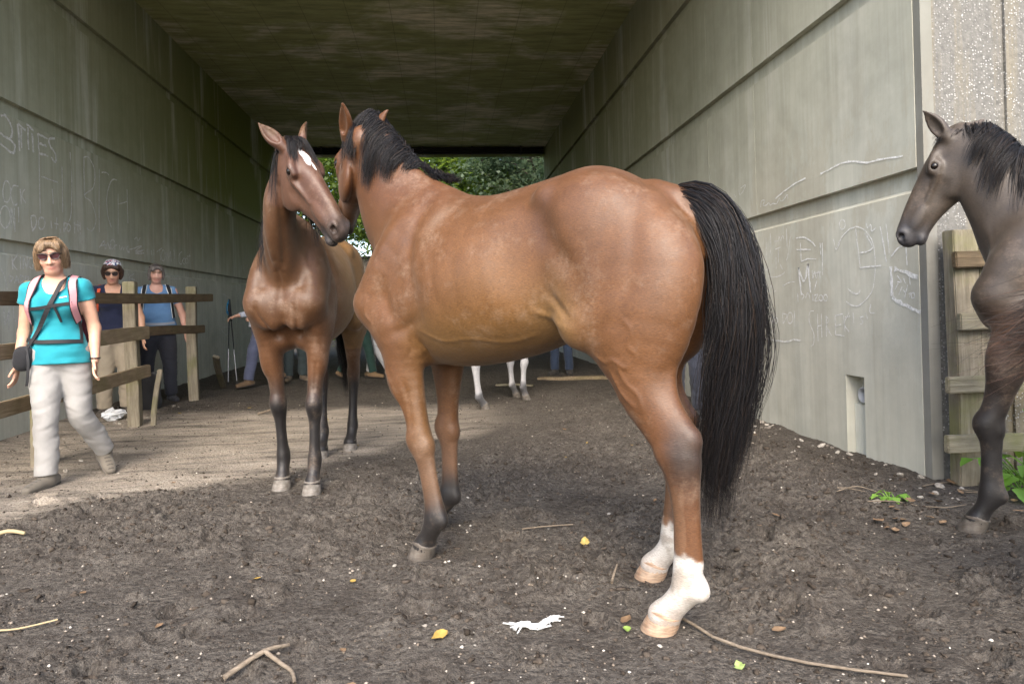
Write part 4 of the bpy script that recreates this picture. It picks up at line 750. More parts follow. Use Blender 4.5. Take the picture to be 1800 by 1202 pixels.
def coat_mat(name, rough=.48, spec=.32, sheen=.05, tint=(1, .9, .8)):
    b = NB(name, rough, spec); c = b.attr(); v = b.coord()
    fine = b.noise(b.coord((90, 90, 420)), 1., 3, .6); n2 = b.noise(v, 3.2, 5, .6); n3 = b.noise(v, 14, 5, .65)
    k = b.mix(1., c, b.ramp(n2, [(.25, (.80, .78, .76)), (.5, (1, 1, 1)), (.75, (1.14, 1.12, 1.08))]), 'MULTIPLY')
    k = b.mix(1., k, b.ramp(n3, [(.3, .90), (.7, 1.08)]), 'MULTIPLY')
    k = b.mix(1., k, b.ramp(fine, [(.3, .70), (.7, 1.26)]), 'MULTIPLY')
    dust = b.math('MULTIPLY', b.ramp(b.noise(v, 5., 9, .78), [(.52, 0.), (.75, .5)]), b.ramp(b.noise(b.coord((30, 30, 60)), 2., 4, .7), [(.4, .3), (.65, 1)]))
    k = b.mix(dust, k, (.30, .22, .16))
    b.b.inputs['Sheen Weight'].default_value = sheen; b.b.inputs['Sheen Roughness'].default_value = .45; b.b.inputs['Sheen Tint'].default_value = (*tint, 1)
    vein = b.noise(b.coord((1, 1, 1)), 9., 4, .55, 1.2)
    nrm = b.bump(vein, .10, .012)
    return b.out(k, b.ramp(n3, [(.3, rough-.06), (.7, rough+.12)]), b.bump(fine, .22, .004, nrm))
def hair_mat(name, col, col2, rough=.45):
    b = NB(name, rough, .28); g = b.new('ShaderNodeNewGeometry'); 
    r = b.ramp(g.outputs['Random Per Island'], [(0, col), (.75, col), (1, col2)])
    return b.out(r)
M_eye = NB('horse eye', .16, .35).out((.008, .006, .005))
def hoof_mat(name, c1, c2):
    b = NB(name, .6, .3); v = b.coord((1, 1, 1)); n = b.noise(b.coord((8, 8, 60)), 2., 5, .6); z = b.xyz(v)[2]
    k = b.mix(b.ramp(b.noise(v, 30, 4), [(.35, 0), (.65, 1)]), c1, c2); k = b.mix(b.ramp(n, [(.4, 0), (.6, .5)]), k, (.08, .06, .045))
    return b.out(k, None, b.bump(n, .3, .004))
M_hair = hair_mat('black mane hair', (.007, .0065, .0075), (.030, .019, .013))
M_hoof_grey = hoof_mat('grey hoof horn', (.10, .092, .08), (.19, .175, .155))
M_hoof_tan = hoof_mat('tan hoof horn', (.34, .21, .13), (.42, .31, .22))
M_hoof_mud = hoof_mat('muddy hoof horn', (.05, .044, .037), (.13, .115, .098))
# -- the big bay, seen from its near side, head turned away
M_coat1 = coat_mat('bay coat', .45, .36)
M_coat2 = coat_mat('dark bay coat', .47, .36)
M_coat3 = coat_mat('grey brown coat', .45, .38)
def col1(V, H):
    n = vnoise(V, 5, 3)*.6+vnoise(V, 14, 4)*.4
    c = np.tile(V3(.150, .064, .0225), (len(V), 1))
    z = V[:, 2]; x = V[:, 0]; y = V[:, 1]
    def to(m, k): 
        nonlocal c; m = np.clip(m, 0, 1)[:, None]; c = c*(1-m)+np.array(k)*m
    to(smooth01(z, 1.20, .95)*smooth01(x, -.45, -.2)*smooth01(x, .55, .3)*.75, (.205, .112, .034))      # golden belly
    to(np.exp(-(((x+.30)/.12)**2+((z-1.05)/.14)**2))*.8*(np.abs(y) > .05), (.25, .145, .056))           # pale flank
    to(np.exp(-(((x+.02)/.25)**2+((z-1.18)/.2)**2))*.45, (.20, .098, .031))
    to(smooth01(z+.0*n, 1.45, 1.68)*.6, (.120, .044, .016))                                              # redder topline
    fore = (x > .15)
    to(fore*smooth01(z+.10*(n-.5), .60, .42)*.75, (.19, .108, .066))
    to(fore*smooth01(z+.10*(n-.5), .36, .22), (.022, .019, .018))
    hind = (x < -.2)
    to(hind*smooth01(z, .95, .60)*.55, (.105, .043, .018))
    to(hind*np.exp(-((z-.60)/.12)**2)*.85*smooth01(x, -.70, -.79), (.025, .020, .018))
    to(hind*smooth01(z+.14*(n-.5), .50, .40)*.6*(x > -.80), (.185, .10, .055))
    to(hind*smooth01(z+.10*(n-.5)+.05*(vnoise(V, 60, 9)-.5), .265, .235), V3(.44, .41, .37)*(.75+.5*vnoise(V, 22, 41))[:, None])
    to(hind*smooth01(z, .26, .22)*smooth01(vnoise(V, 14, 51)*.6+vnoise(V, 45, 52)*.4, .46, .72)*.6, (.20, .16, .12))
    to(hind*smooth01(z, .13, .07)*.35, (.26, .19, .15))
    to(hind*(y < 0)*smooth01(z, .33, .28)*smooth01(z, .20, .26)*smooth01(x, -.56, -.62), (.02, .018, .018))
    c *= (.88+.24*vnoise(V, 2.2, 31))[:, None]
    to(np.exp(-(((x+.27)/.10)**2+((z-1.40)/.16)**2))*(y > 0)*.45, (.085, .036, .02))
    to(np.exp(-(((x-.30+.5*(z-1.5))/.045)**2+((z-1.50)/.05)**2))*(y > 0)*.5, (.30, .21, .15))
    to(smooth01(H[:, 0], .44, .54)*(np.abs(H[:, 1]) < .12)*(H[:, 2] > -.25)*(H[:, 2] < .1)*.9, (.03, .024, .022))
    return c*np.where((V[:, 2] < .27)[:, None]*(V[:, 0] < -.2)[:, None], .86, .62)
TH1 = math.radians(42); RZ1 = math.pi-TH1       # heading: local +x -> world (-cos, sin)
LEGS1 = [('f', 1, [(1.05, .56), (.85, .545), (.53, .462), (.22, .405), (.05, .415)], [(1.05, .165), (.6, .155), (0, .15)]),
         ('f', -1, [(1.05, .58), (.85, .58), (.53, .585), (.22, .60), (.05, .64)], [(1.05, -.165), (.6, -.165), (0, -.17)]),
         ('h', 1, [(1.2, -.80), (.95, -.785), (.6, -.785), (.25, -.79), (.05, -.785)], [(1.2, .145), (.85, .185), (.6, .215), (0, .22)]),
         ('h', -1, [(1.2, -.76), (.95, -.68), (.6, -.62), (.25, -.575), (.05, -.57)], [(1.2, -.145), (.85, -.165), (.6, -.175), (0, -.175)])]
_lf = lambda V: V[:, 1] > .02
_xz = [0, 2]
MARKS1 = [(_xz, _lf, p, a, w) for p, a, w in [
    ([(-.60, 1.54), (-.635, 1.40), (-.64, 1.25), (-.60, 1.08), (-.57, .95)], -.0045, .034),      # between hamstring and thigh
    ([(-.27, 1.50), (-.30, 1.36), (-.40, 1.24), (-.42, 1.12)], -.010, .045),                   # below the point of hip
    ([(-.33, 1.50), (-.45, 1.40), (-.55, 1.30)], .003, .06), ([(-.50, 1.30), (-.47, 1.15), (-.46, 1.02)], .004, .06),
    ([(.40, 1.60), (.44, 1.45), (.42, 1.30), (.36, 1.16)], -.009, .035),                       # behind the shoulder blade
    ([(.52, 1.56), (.60, 1.40), (.68, 1.24)], .007, .04), ([(.66, 1.52), (.72, 1.38), (.78, 1.24)], -.012, .035), # blade edge and neck groove
    ([(.36, 1.08), (.46, 1.03), (.56, 1.00)], -.008, .025), ([(.60, 1.24), (.56, 1.12), (.50, 1.04)], -.007, .03),
    ([(.28, 1.42), (.25, 1.25), (.20, 1.08)], -.0013, .022), ([(.16, 1.42), (.13, 1.25), (.08, 1.06)], -.0013, .022), ([(.04, 1.42), (.01, 1.25), (-.03, 1.06)], -.0013, .022),
    ([(.38, 1.02), (.24, .975), (.10, .985), (-.06, .97), (-.18, 1.0)], .0022, .008), ([(.42, .98), (.40, .93), (.43, .89)], -.005, .010), ([(.45, .99), (.45, .94), (.47, .90)], -.004, .010),
    ([(-.47, .93), (-.52, .905), (-.555, .915), (-.60, .89), (-.62, .90)], .0038, .0075), ([(-.57, .90), (-.60, .84), (-.645, .80), (-.66, .75)], .0035, .0075), ([(-.54, .87), (-.58, .80), (-.63, .755)], .004, .007), ([(-.60, 1.06), (-.635, 1.02), (-.62, .97), (-.65, .93)], .0022, .0075),
    ([(.60, .86), (.56, .76), (.53, .66)], .004, .008), ([(.50, .80), (.485, .70), (.48, .60)], -.005, .012), ([(.68, 1.17), (.70, 1.10), (.66, 1.05)], .004, .008),
    ([(-.70, .58), (-.735, .50), (-.745, .36)], -.004, .012), ([(-.28, 1.16), (-.34, 1.10), (-.40, 1.05)], -.010, .018), ([(-.20, 1.09), (-.29, 1.06), (-.36, 1.02)], .006, .014)]]
POLL1 = (.94, .04, 2.0)
_hd = V3(.859*.80, -.505*.80, -.60)
rt1, W1, A1, _ = horse('horse', (.338, 2.873, 0), RZ1, LEGS1,
    [(.46, 0, 1.32, .14, .26), (.58, .005, 1.43, .125, .255), (.70, .015, 1.57, .11, .225), (.79, .022, 1.72, .092, .18), (.85, .025, 1.86, .08, .145), (.89, .02, 1.95, .07, .10)],
    POLL1, _hd, (.5, -.4, .75), [((.0, .062, -.03), (-.175, .035, .02), (-.3, .75, -.5)), ((.0, -.062, -.03), (-.17, -.04, .02), (-.2, -.9, .1))],
    .007, col1, dict(coat=M_coat1, hoof=[M_hoof_mud, M_hoof_mud, M_hoof_tan, M_hoof_tan], eye=M_eye),
    'large bay horse with white hind socks and black tail, head turned away', marks=MARKS1)

# -- mane and tail of the bay
def locks(rng, guides, jit=.012):
    """hair in locks: each guide = (polyline of roots [2+ points], list of offset points in order root->tip, count, spread)"""
    cs = []
    for roots, path, n, sp in guides:
        q = cr(roots, 24) if len(roots) > 2 else np.linspace(roots[0], roots[1], 24)
        path = np.asarray(path, float)
        ph = rng.uniform(0, 6.28, 3)
        for i in range(n):
            u = rng.uniform(0, 1); r = q[int(u*23)]+rng.normal(size=3)*.006
            e = rng.uniform(.65, 1.08); side = rng.normal(size=3)*sp
            clump = np.sin(np.array([9, 13, 17])*u*2.2+ph)*sp*1.3
            m = len(path); w = np.linspace(0, 1, m)[:, None]
            conv = (q[12]-r)*w*.45                                   # hairs of one lock draw together
            c = r+path*e+conv+(side+clump)*w**1.3
            cs.append(np.vstack([r, c[1:]]) if np.allclose(path[0], 0) else np.vstack([r, c]))
    return cs
def tail(rng, path, n, rad, jit=.012, nl=70):
    q = cr(path, 40); cs = []
    t = np.gradient(q, axis=0); t /= np.linalg.norm(t, axis=1)[:, None]; b1 = np.cross(t, (0, 1, 0)); b2 = np.cross(t, b1)
    for k in range(nl):
        th = rng.uniform(0, 2*math.pi); r = math.sqrt(rng.uniform(.02, 1)); ph = rng.uniform(0, 6.28, 2); fq = rng.uniform(2, 5, 2); am = rng.uniform(.15, .55)
        s0 = int(rng.uniform(0, 7)); ee = rng.uniform(.80, 1.0)
        for i in range(n//nl):
            e = ee*rng.uniform(.86, 1.03); m = int(np.clip(40*e, 12, 40)); f = slice(s0, m); u = np.linspace(s0/39, (m-1)/39, m-s0); R = np.interp(u, *rad)
            a = th+rng.normal()*.22; rr = r+rng.normal()*.10
            o1 = rr*math.cos(a)+am*np.sin(fq[0]*u*3+ph[0])*u; o2 = rr*math.sin(a)*.8+am*np.sin(fq[1]*u*3+ph[1])*u
            grow = np.minimum(1, (np.arange(m-s0)+1)/5)
            c = q[f]+(b1[f]*o1[:, None]+b2[f]*o2[:, None])*(R*grow)[:, None]+rng.normal(size=3)*jit*(u[:, None])**2
            cs.append(c[np.linspace(0, len(c)-1, 10).astype(int)])
    return cs
rng = np.random.default_rng(5)
TAIL1 = [(-.675, 0, 1.512), (-.765, 0, 1.478), (-.845, .0, 1.40), (-.89, .0, 1.27), (-.91, .0, 1.11), (-.90, .0, .93), (-.87, .0, .74), (-.825, .0, .52), (-.80, .0, .30)]
strands('tail', tail(rng, TAIL1, 4400, ([0, .06, .14, .3, .55, .85, 1], [.036, .050, .060, .075, .088, .062, .040]), .03, 110), .00125, M_hair, rt1, rng, 13)
K1 = [W1(.02, 0, .005), V3(.87, .03, 2.065), V3(.79, .03, 1.99), V3(.71, .02, 1.90), V3(.62, .01, 1.81), V3(.54, 0, 1.745), V3(.47, 0, 1.71), V3(.38, 0, 1.685)]
kc = cr(K1, 40)+np.interp(np.arange(40), [0, 6, 26, 39], [0, 1, 1, .2])[:, None]*V3(-.015, -.02, .012)
fl = lambda f, s, d: [(0, 0, 0), (f*.15, s*.30, .025), (f*.45, s*.75, -d*.10), (f*.75, s*.98, -d*.45), (f, s, -d)]
strands('mane', locks(rng, [(kc[0:7], fl(.05, .085, .20), 416, .009), (kc[4:11], fl(.07, .10, .22), 448, .010), (kc[8:15], fl(.05, .105, .13), 384, .009),
    (kc[12:19], fl(.09, .125, .22), 480, .010), (kc[16:24], fl(.05, .12, .13), 416, .009), (kc[20:28], fl(.04, .08, .05), 384, .009), (kc[25:34], fl(-.04, .04, .015), 384, .007), (kc[30:40], fl(-.10, .015, .008), 256, .005), (kc[1:12], fl(.02, -.05, .05), 320, .008), ([W1(-.03, -.03, -.01), W1(-.02, 0, .0), W1(-.03, .035, -.01)], [(0, 0, 0), (-.03, .03, .02), (-.05, .07, -.03), (-.04, .09, -.10), (-.03, .10, -.15)], 320, .010), (kc[9:22], fl(.02, -.05, .05), 352, .008)]), .0012, M_hair, rt1, rng, 11)
strands('forelock', locks(rng, [([W1(-.01, -.03, .0), W1(-.01, .03, .0)], [A1.T@np.array(p) for p in ((0, 0, 0), (.04, .01, .03), (.10, .03, .025), (.17, .05, .01))], 90, .01)]), .0016, M_hair, rt1, rng, 8)
# -- the dark bay facing the camera
def colbay(V, H, base=(.105, .048, .020), gold=(.185, .100, .036)):
    n = vnoise(V, 5, 3)*.6+vnoise(V, 14, 4)*.4
    c = np.tile(np.array(base), (len(V), 1)); z = V[:, 2]; x = V[:, 0]; y = V[:, 1]
    def to(m, k):
        nonlocal c; m = np.clip(m, 0, 1)[:, None]; c = c*(1-m)+np.array(k)*m
    to(smooth01(x, .50, .15)*smooth01(x, -.9, -.5)*.9*(z > .8), gold)
    to(smooth01(z, 1.15, .95)*(x > .3)*smooth01(z, .62, .75)*.55, (.165, .073, .032))
    to(smooth01(z+.12*(n-.5), .74, .56)*.8, (.05, .03, .022)); to(smooth01(z+.1*(n-.5), .60, .50), (.018, .016, .016))
    return c, to, n
def col2(V, H):
    c, to, n = colbay(V, H)
    h0, h1, h2 = H.T
    on = (h0 > -.05)*(h0 < .68)*(np.abs(h1) < .13)*(h2 > -.28)*(h2 < .12)
    out = c.copy()
    def t2(m, k): 
        nonlocal out; m = np.clip(m, 0, 1)[:, None]; out = out*(1-m)+np.array(k)*m
    t2(on*.7, (.125, .058, .035))
    t2(on*smooth01(h2, -.10, -.03)*.5*smooth01(h0, .5, .3), (.105, .044, .026))
    t2(on*smooth01(h0, .44, .56), (.095, .066, .055)); t2(on*smooth01(h0, .585, .62)*.85, (.022, .019, .02))
    t2(on*smooth01(h0, .42, .50)*smooth01(h2, -.10, -.13)*.9, (.03, .026, .026))
    t2(on*smooth01(1-np.abs((h1+.004-.006*np.sin(h0*60))/.024)-np.abs((h0-.130)/.062)**2*.8, 0, .22)*(h2 > -.06), (.80, .78, .76))
    t2(on*smooth01(1-np.abs((h1-.010)/.008)-np.abs((h0-.20)/.035)**2, 0, .3)*(h2 > -.06), (.75, .72, .70))
    t2(on*np.exp(-(((h0-.165)/.034)**2+((h2+.050)/.022)**2))*.8*(np.abs(h1) > .07), (.02, .015, .014))
    t2(on*np.exp(-(((h0-.572)/.026)**2+((h2+.050)/.026)**2+((np.abs(h1)-.046)/.014)**2)*1.2), (.008, .007, .007))
    ear = (h0 < -.02)*(np.abs(h1) > .03)*(h0 > -.3)*(np.abs(h1) < .2)*(h2 > -.1)
    t2(ear*smooth01(h0, -.11, -.19), (.02, .016, .015))
    st_ = (on*(h2 > -.07)*(h0 < .25)*(np.abs(h1) < .05) > 0)&(out[:, 0] > .4)
    return out*np.where(st_, .95, .64)[:, None]
S2 = 1.03
O2 = (-.89, 4.99, 0); RZ2 = math.atan2(-.998, -.07)
LEGS2 = [('f', 1, [(1.05, .56), (.85, .575), (.53, .60), (.22, .605), (.05, .60)], [(1.05, .165), (.6, .13), (0, .112)]),
         ('f', -1, [(1.05, .56), (.85, .545), (.53, .50), (.22, .475), (.05, .46)], [(1.05, -.165), (.6, -.135), (0, -.118)]),
         ('h', 1, [(1.2, -.80), (.95, -.77), (.6, -.74), (.25, -.72), (.05, -.72)], [(1.2, .145), (.85, .13), (.6, .10), (0, .07)]),
         ('h', -1, [(1.2, -.76), (.95, -.66), (.6, -.55), (.25, -.48), (.05, -.47)], [(1.2, -.145), (.85, -.15), (.6, -.12), (0, -.10)])]
_fr = lambda V: V[:, 0] > .45
MARKS2 = [([1, 2], _fr, p, a, w) for p, a, w in [
    ([(0, 1.36), (0, 1.26), (0, 1.18)], -.016, .022), ([(0, 1.10), (.0, 1.0), (0, .94)], -.012, .022), ([(-.05, 1.22), (-.11, 1.24), (-.17, 1.20)], -.008, .025), ([(.05, 1.22), (.11, 1.24), (.17, 1.20)], -.008, .025),
    ([(-.06, .92), (-.10, 1.0), (-.145, 1.08), (-.15, 1.14)], -.011, .014), ([(.06, .92), (.085, 1.0), (.09, 1.08), (.075, 1.12)], -.011, .014), ([(.10, .92), (.125, 1.0), (.12, 1.07)], .006, .014),
    ([(-.055, 1.80), (-.06, 1.60), (-.045, 1.42), (-.03, 1.32)], -.010, .018), ([(.09, 1.80), (.08, 1.60), (.06, 1.42), (.035, 1.32)], -.010, .018), ([(.01, 1.75), (.01, 1.6), (.0, 1.45)], .008, .025),
    ([(.165, .80), (.15, .70), (.14, .60)], -.005, .012), ([(-.165, .80), (-.15, .70), (-.14, .60)], -.005, .012)]]+[([0, 2], lambda V: V[:, 1] > .02, [(.42, 1.58), (.44, 1.40), (.42, 1.2), (.40, 1.02)], -.012, .03)]
POLL2 = V3(1.08, .185, 2.0); MUZ2 = V3(1.30, .52, 1.52)
rt2, W2, A2, K2 = horse('horse', O2, RZ2, LEGS2,
    [(.48, 0, 1.30, .15, .25), (.65, .005, 1.40, .122, .22), (.80, .01, 1.53, .098, .178), (.89, .035, 1.67, .087, .152), (.95, .10, 1.80, .08, .13), (1.01, .155, 1.90, .07, .10)],
    POLL2, MUZ2-POLL2, V3(.45, .36, .62), [((.0, -.062, -.03), (-.13, -.075, .02), (.25, -.45, .7)), ((.0, .062, -.03), (-.155, .085, .03), (.2, .75, .4))],
    .007, col2, dict(coat=M_coat2, hoof=M_hoof_grey, eye=M_eye),
    'dark bay horse with white star on forehead, facing out of the underpass', L=.64, open_=.012, scale=S2, marks=MARKS2)
rt2.scale = (S2, S2*.94, S2)
rng = np.random.default_rng(8)
strands('tail', tail(rng, [(-.665, 0, 1.575), (-.765, 0, 1.53), (-.84, 0, 1.42), (-.87, 0, 1.2), (-.86, 0, .9), (-.84, .02, .6), (-.83, .03, .34)], 900, ([0, .1, .4, .7, 1], [.03, .05, .07, .08, .05]), .012, 40), .002, M_hair, rt2, rng, 10)
fr = lambda f, s, d: [(0, 0, 0), (f*.2, -s*.35, .02), (f*.5, -s*.8, -d*.15), (f*.8, -s, -d*.55), (f, -s*1.05, -d)]
strands('mane', locks(rng, [(K2[0:8], fr(.05, .11, .30), 160, .012), (K2[5:14], fr(.05, .125, .38), 160, .014), (K2[10:20], fr(.06, .13, .42), 160, .016), (K2[16:28], fr(.05, .14, .40), 160, .016), (K2[24:36], fr(.03, .13, .30), 150, .014),
    (K2[8:16], [(0, 0, 0), (.0, .04, .03), (.02, .10, -.08), (.05, .13, -.28), (.06, .14, -.42)], 110, .012)]), .0016, M_hair, rt2, rng, 9)
flk = lambda a, b: [A2.T@np.array(p) for p in ((0, 0, 0), (.05, a*.35, .032), (.11, a*.75, .018), (.18*b, a, -.004))]
strands('forelock', locks(rng, [([W2(-.03, -.04, .0), W2(-.01, .0, .004)], flk(-.055, 1.), 130, .008), ([W2(-.02, .0, .004), W2(-.02, .045, .0)], flk(.03, 1.15), 110, .008), ([W2(-.03, -.03, .0), W2(-.01, .03, .004)], flk(-.008, .6), 50, .007)]), .0014, M_hair, rt2, rng, 8)
# -- the grey-brown young horse by the pier
def col3(V, H):
    c, to, n = colbay(V, H, (.064, .049, .037), (.080, .057, .040))
    h0, h1, h2 = H.T; on = (h0 > -.05)*(h0 < .68)*(np.abs(h1) < .13)*(h2 > -.28)*(h2 < .12)
    m = (on*smooth01(h0, .40, .54))[:, None]; c = c*(1-m)+V3(.045, .043, .046)*m
    m = ((V[:, 0] > .15)*smooth01(V[:, 2], 1.05, .75)*.85)[:, None]; c = c*(1-m)+V3(.018, .016, .016)*m
    return c*.72
S3 = .96
O3 = (3.131, 2.491, 0); RZ3 = math.pi-math.radians(45)
LEGS3 = [('f', 1, [(1.05, .60), (.85, .69), (.53, .775), (.22, .79), (.05, .79)], [(1.05, .165), (.6, .155), (0, .15)]),
         ('f', -1, [(1.05, .54), (.85, .50), (.53, .44), (.22, .36), (.05, .36)], [(1.05, -.165), (.6, -.15), (0, -.14)]),
         ('h', 1, [(1.2, -.80), (.95, -.77), (.6, -.74), (.25, -.72), (.05, -.72)], [(1.2, .145), (.85, .165), (.6, .17), (0, .17)]),
         ('h', -1, [(1.2, -.78), (.95, -.72), (.6, -.66), (.25, -.62), (.05, -.62)], [(1.2, -.145), (.85, -.165), (.6, -.17), (0, -.17)])]
POLL3 = V3(.965, -.05, 1.98); MUZ3 = V3(1.205, -.03, 1.48)
rt3, W3, A3, K3 = horse('horse', O3, RZ3, LEGS3,
    [(.50, 0, 1.32, .145, .24), (.60, 0, 1.43, .125, .215), (.67, 0, 1.56, .11, .185), (.74, -.01, 1.70, .095, .165), (.80, -.03, 1.82, .085, .145), (.87, -.045, 1.92, .075, .105)],
    POLL3, MUZ3-POLL3, V3(.9, 0, .4), [((.0, .060, -.03), (-.095, .03, .15), (.1, .7, .5)), ((.0, -.060, -.03), (-.17, -.11, -.10), (.5, .2, .8))],
    .009, col3, dict(coat=M_coat3, hoof=M_hoof_mud, eye=M_eye),
    'grey brown young horse with black mane and legs beside the rough concrete pier', L=.575, scale=S3)
rng = np.random.default_rng(11)
M_hair3 = hair_mat('brown black tail hair', (.020, .015, .013), (.10, .050, .035))
strands('mane', locks(rng, [(K3[0:9], fl(.05, .07, .035), 170, .010), (K3[5:15], fl(.0, .09, .06), 200, .010), (K3[11:21], fl(.12, .12, .14), 200, .012), (K3[17:29], fl(.13, .13, .22), 240, .012), (K3[24:36], fl(.06, .12, .28), 240, .013), (K3[30:40], fl(.0, .10, .2), 150, .012)]), .0016, M_hair, rt3, rng, 9)
strands('tail', tail(rng, TAIL1, 500, ([0, .1, .3, .6, 1], [.02, .05, .08, .09, .05]), .012, 30), .003, M_hair, rt3, rng, 9)
# -- the grey pony deep in the underpass, mostly hidden by the bay
def col4(V, H):
    n = vnoise(V, 9, 2); c = np.tile(V3(.30, .30, .31), (len(V), 1)); z = V[:, 2]
    m = (smooth01(z+.1*(n-.5), .27, .20)*.9)[:, None]; c = c*(1-m)+V3(.05, .05, .055)*m
    return c
M_coat4 = coat_mat('grey coat', .6, .3, .15, (1, 1, 1))
LEGS4 = [('f', 1, [(1.05, .56), (.5, .57), (.05, .62)], [(1.05, .165), (0, .13)]), ('f', -1, [(1.05, .56), (.5, .48), (.05, .46)], [(1.05, -.165), (0, -.15)]),
         ('h', 1, [(1.2, -.80), (.6, -.74), (.05, -.72)], [(1.2, .145), (0, .15)]), ('h', -1, [(1.2, -.78), (.6, -.60), (.05, -.52)], [(1.2, -.145), (0, -.17)])]
rt4, W4, A4, _ = horse('horse', (.58, 7.95, 0), math.radians(48), LEGS4,
    [(.46, 0, 1.32, .15, .27), (.62, 0, 1.40, .14, .24), (.78, 0, 1.46, .12, .20), (.93, 0, 1.50, .10, .16), (1.04, 0, 1.52, .08, .11)],
    V3(1.10, 0, 1.56), V3(.55, 0, -.8), V3(.8, 0, .5), [((.0, .060, -.03), (-.14, .03, .05), (.1, .6, .6)), ((.0, -.060, -.03), (-.14, -.03, .05), (.1, -.6, .6))],
    .014, col4, dict(coat=M_coat4, hoof=M_hoof_grey, eye=M_eye), 'pale grey pony with dark fetlocks and blond tail behind the big bay', L=.55, scale=.86)
rng = np.random.default_rng(12)
M_hair4 = hair_mat('blond tail hair', (.42, .30, .17), (.20, .13, .08))
strands('tail', tail(rng, TAIL1, 350, ([0, .1, .4, .7, 1], [.03, .05, .08, .09, .05]), .012, 25), .003, M_hair4, rt4, rng, 10)
strands('mane', locks(rng, [([V3(1.08, 0, 1.58), V3(.9, 0, 1.66), V3(.7, 0, 1.68), V3(.5, 0, 1.69)], fl(.02, .12, .2), 200, .015)]), .003, M_hair4, rt4, rng, 8)
# -- a fifth horse just outside the picture on the right: only its swishing tail shows
rt5 = empty('horse', (2.72, 1.36, 0), math.radians(-16)); tag(rt5, 'horse beside the path whose reddish brown tail swishes past the young horse', 'horse')
for ch in list(rt2.children):
    if ch.name.split('.')[0] == 'tail': continue
    c = ch.copy(); COL.objects.link(c); c.parent = rt5
strands('tail', tail(rng, [(-.68, 0, 1.56), (-.77, 0, 1.53), (-.84, .0, 1.44), (-.88, .02, 1.28), (-.93, .06, 1.13), (-1.02, .12, 1.02), (-1.13, .16, .95), (-1.24, .18, .905)], 1100, ([0, .1, .4, .7, 1], [.03, .05, .085, .10, .09]), .05, 55), .0015, M_hair3, rt5, rng, 12)
# ---------------------------------------------------------------- people
SKIN = (.56, .33, .235)
def cloth_mat(name, col, rough=.85, pat=None):
    b = NB(name, rough, .2); v = b.coord(); n = b.noise(v, 7, 5, .6); w = b.noise(v, 260, 2, .6)
    c = b.mix(1., b.attr(), b.ramp(n, [(.3, .86), (.7, 1.10)]), 'MULTIPLY')
    if pat:
        f = b.vor(v, 85, out='Color'); s = b.xyz(f); c = b.mix(b.ramp(s[0], [(.45, 0), (.5, 1)]), c, (.55, .57, .60)); c = b.mix(b.ramp(s[1], [(.82, 0), (.86, 1)]), c, (.35, .06, .09))
    b.b.inputs['Sheen Weight'].default_value = .12
    return b.out(c, None, b.bump(b.math('ADD', w, b.math('MULTIPLY', n, .8)), .25, .004))
def skin_mat():
    b = NB('skin', .5, .4); v = b.coord(); n = b.noise(v, 16, 4, .6); n2 = b.noise(v, 120, 3, .6)
    b.b.inputs['Subsurface Weight'].default_value = .08; b.b.inputs['Subsurface Radius'].default_value = (.012, .005, .003); b.b.inputs['Subsurface Scale'].default_value = .5
    return b.out(b.mix(1., b.attr(), b.ramp(n, [(.3, (.90, .86, .84)), (.7, (1.08, 1.07, 1.05))]), 'MULTIPLY'), None, b.bump(n2, .12, .002))
def hairdo_mat():
    b = NB('hair', .42, .45); n = b.noise(b.coord((60, 60, 6)), 2.2, 5, .65, .4)
    return b.out(b.mix(1., b.attr(), b.ramp(n, [(.3, (.45, .44, .43)), (.55, (1, 1, 1)), (.75, (1.6, 1.55, 1.5))]), 'MULTIPLY'), None, b.bump(n, .8, .01))
M_cloth = cloth_mat('cloth', None); M_pattern = cloth_mat('patterned scarf cloth', None, .85, True); M_skin = skin_mat(); M_hairdo = hairdo_mat()
M_web = NB('black webbing', .7, .3).out((.018, .018, .020)); M_lens = NB('tinted lens', .08, .6).out((.045, .016, .018)); M_frame = NB('spectacle frame', .35, .5).out((.02, .012, .012))
M_metal = NB('bare metal', .35, .5); M_metal.b.inputs['Metallic'].default_value = 1.; M_metal = M_metal.out((.5, .5, .5))
M_boot = cloth_mat('boot leather', None, .75)
def cut(p, n, R):
    p = np.asarray(p, np.float32); n = unit(n).astype(np.float32)
    return P(lambda X: np.maximum(-(X-p)@n, np.sqrt(((X-p)**2).sum(1))-R), p-R, p+R, .006, 's')
def fold(V, amp, sc, seed):
    q = V*np.asarray(sc, float)
    return V+amp*np.stack([vnoise(q, 1, seed)-.5, vnoise(q, 1, seed+1)-.5, .3*(vnoise(q, 1, seed+2)-.5)], 1)
def hand_prims(wrist, fore, palm_n, side, col, curl=.5):
    """palm, four fingers and thumb; fore = hand direction, palm_n = towards the palm, side = towards the thumb"""
    d = unit(fore); s = np.asarray(side, float); s = unit(s-d*(s@d)); n = np.cross(d, s)
    if n@np.asarray(palm_n, float) < 0: n = -n
    w = np.asarray(wrist, float)
    pr = [tube([w, w+d*.045, w+d*.085], (.026, .036, .037), (.018, .016, .013), n=s, k=.015, col=col)]
    for i, (o, L) in enumerate(((.027, .070), (.009, .078), (-.009, .072), (-.026, .056))):
        b = w+d*.082+s*o; k1 = b+d*L*.42+n*L*.10*curl; k2 = k1+unit(d+n*curl*1.0)*L*.34; k3 = k2+unit(d+n*curl*2.2)*L*.26
        pr.append(tube([b, k1, k2, k3], (.0092, .0088, .0080, .0068), k=.005, col=col))
    t0 = w+d*.028+s*.026; pr.append(tube([t0, t0+d*.028+s*.024+n*.008, t0+d*.062+s*.032+n*.018], (.013, .0105, .008), k=.010, col=col))
    return pr
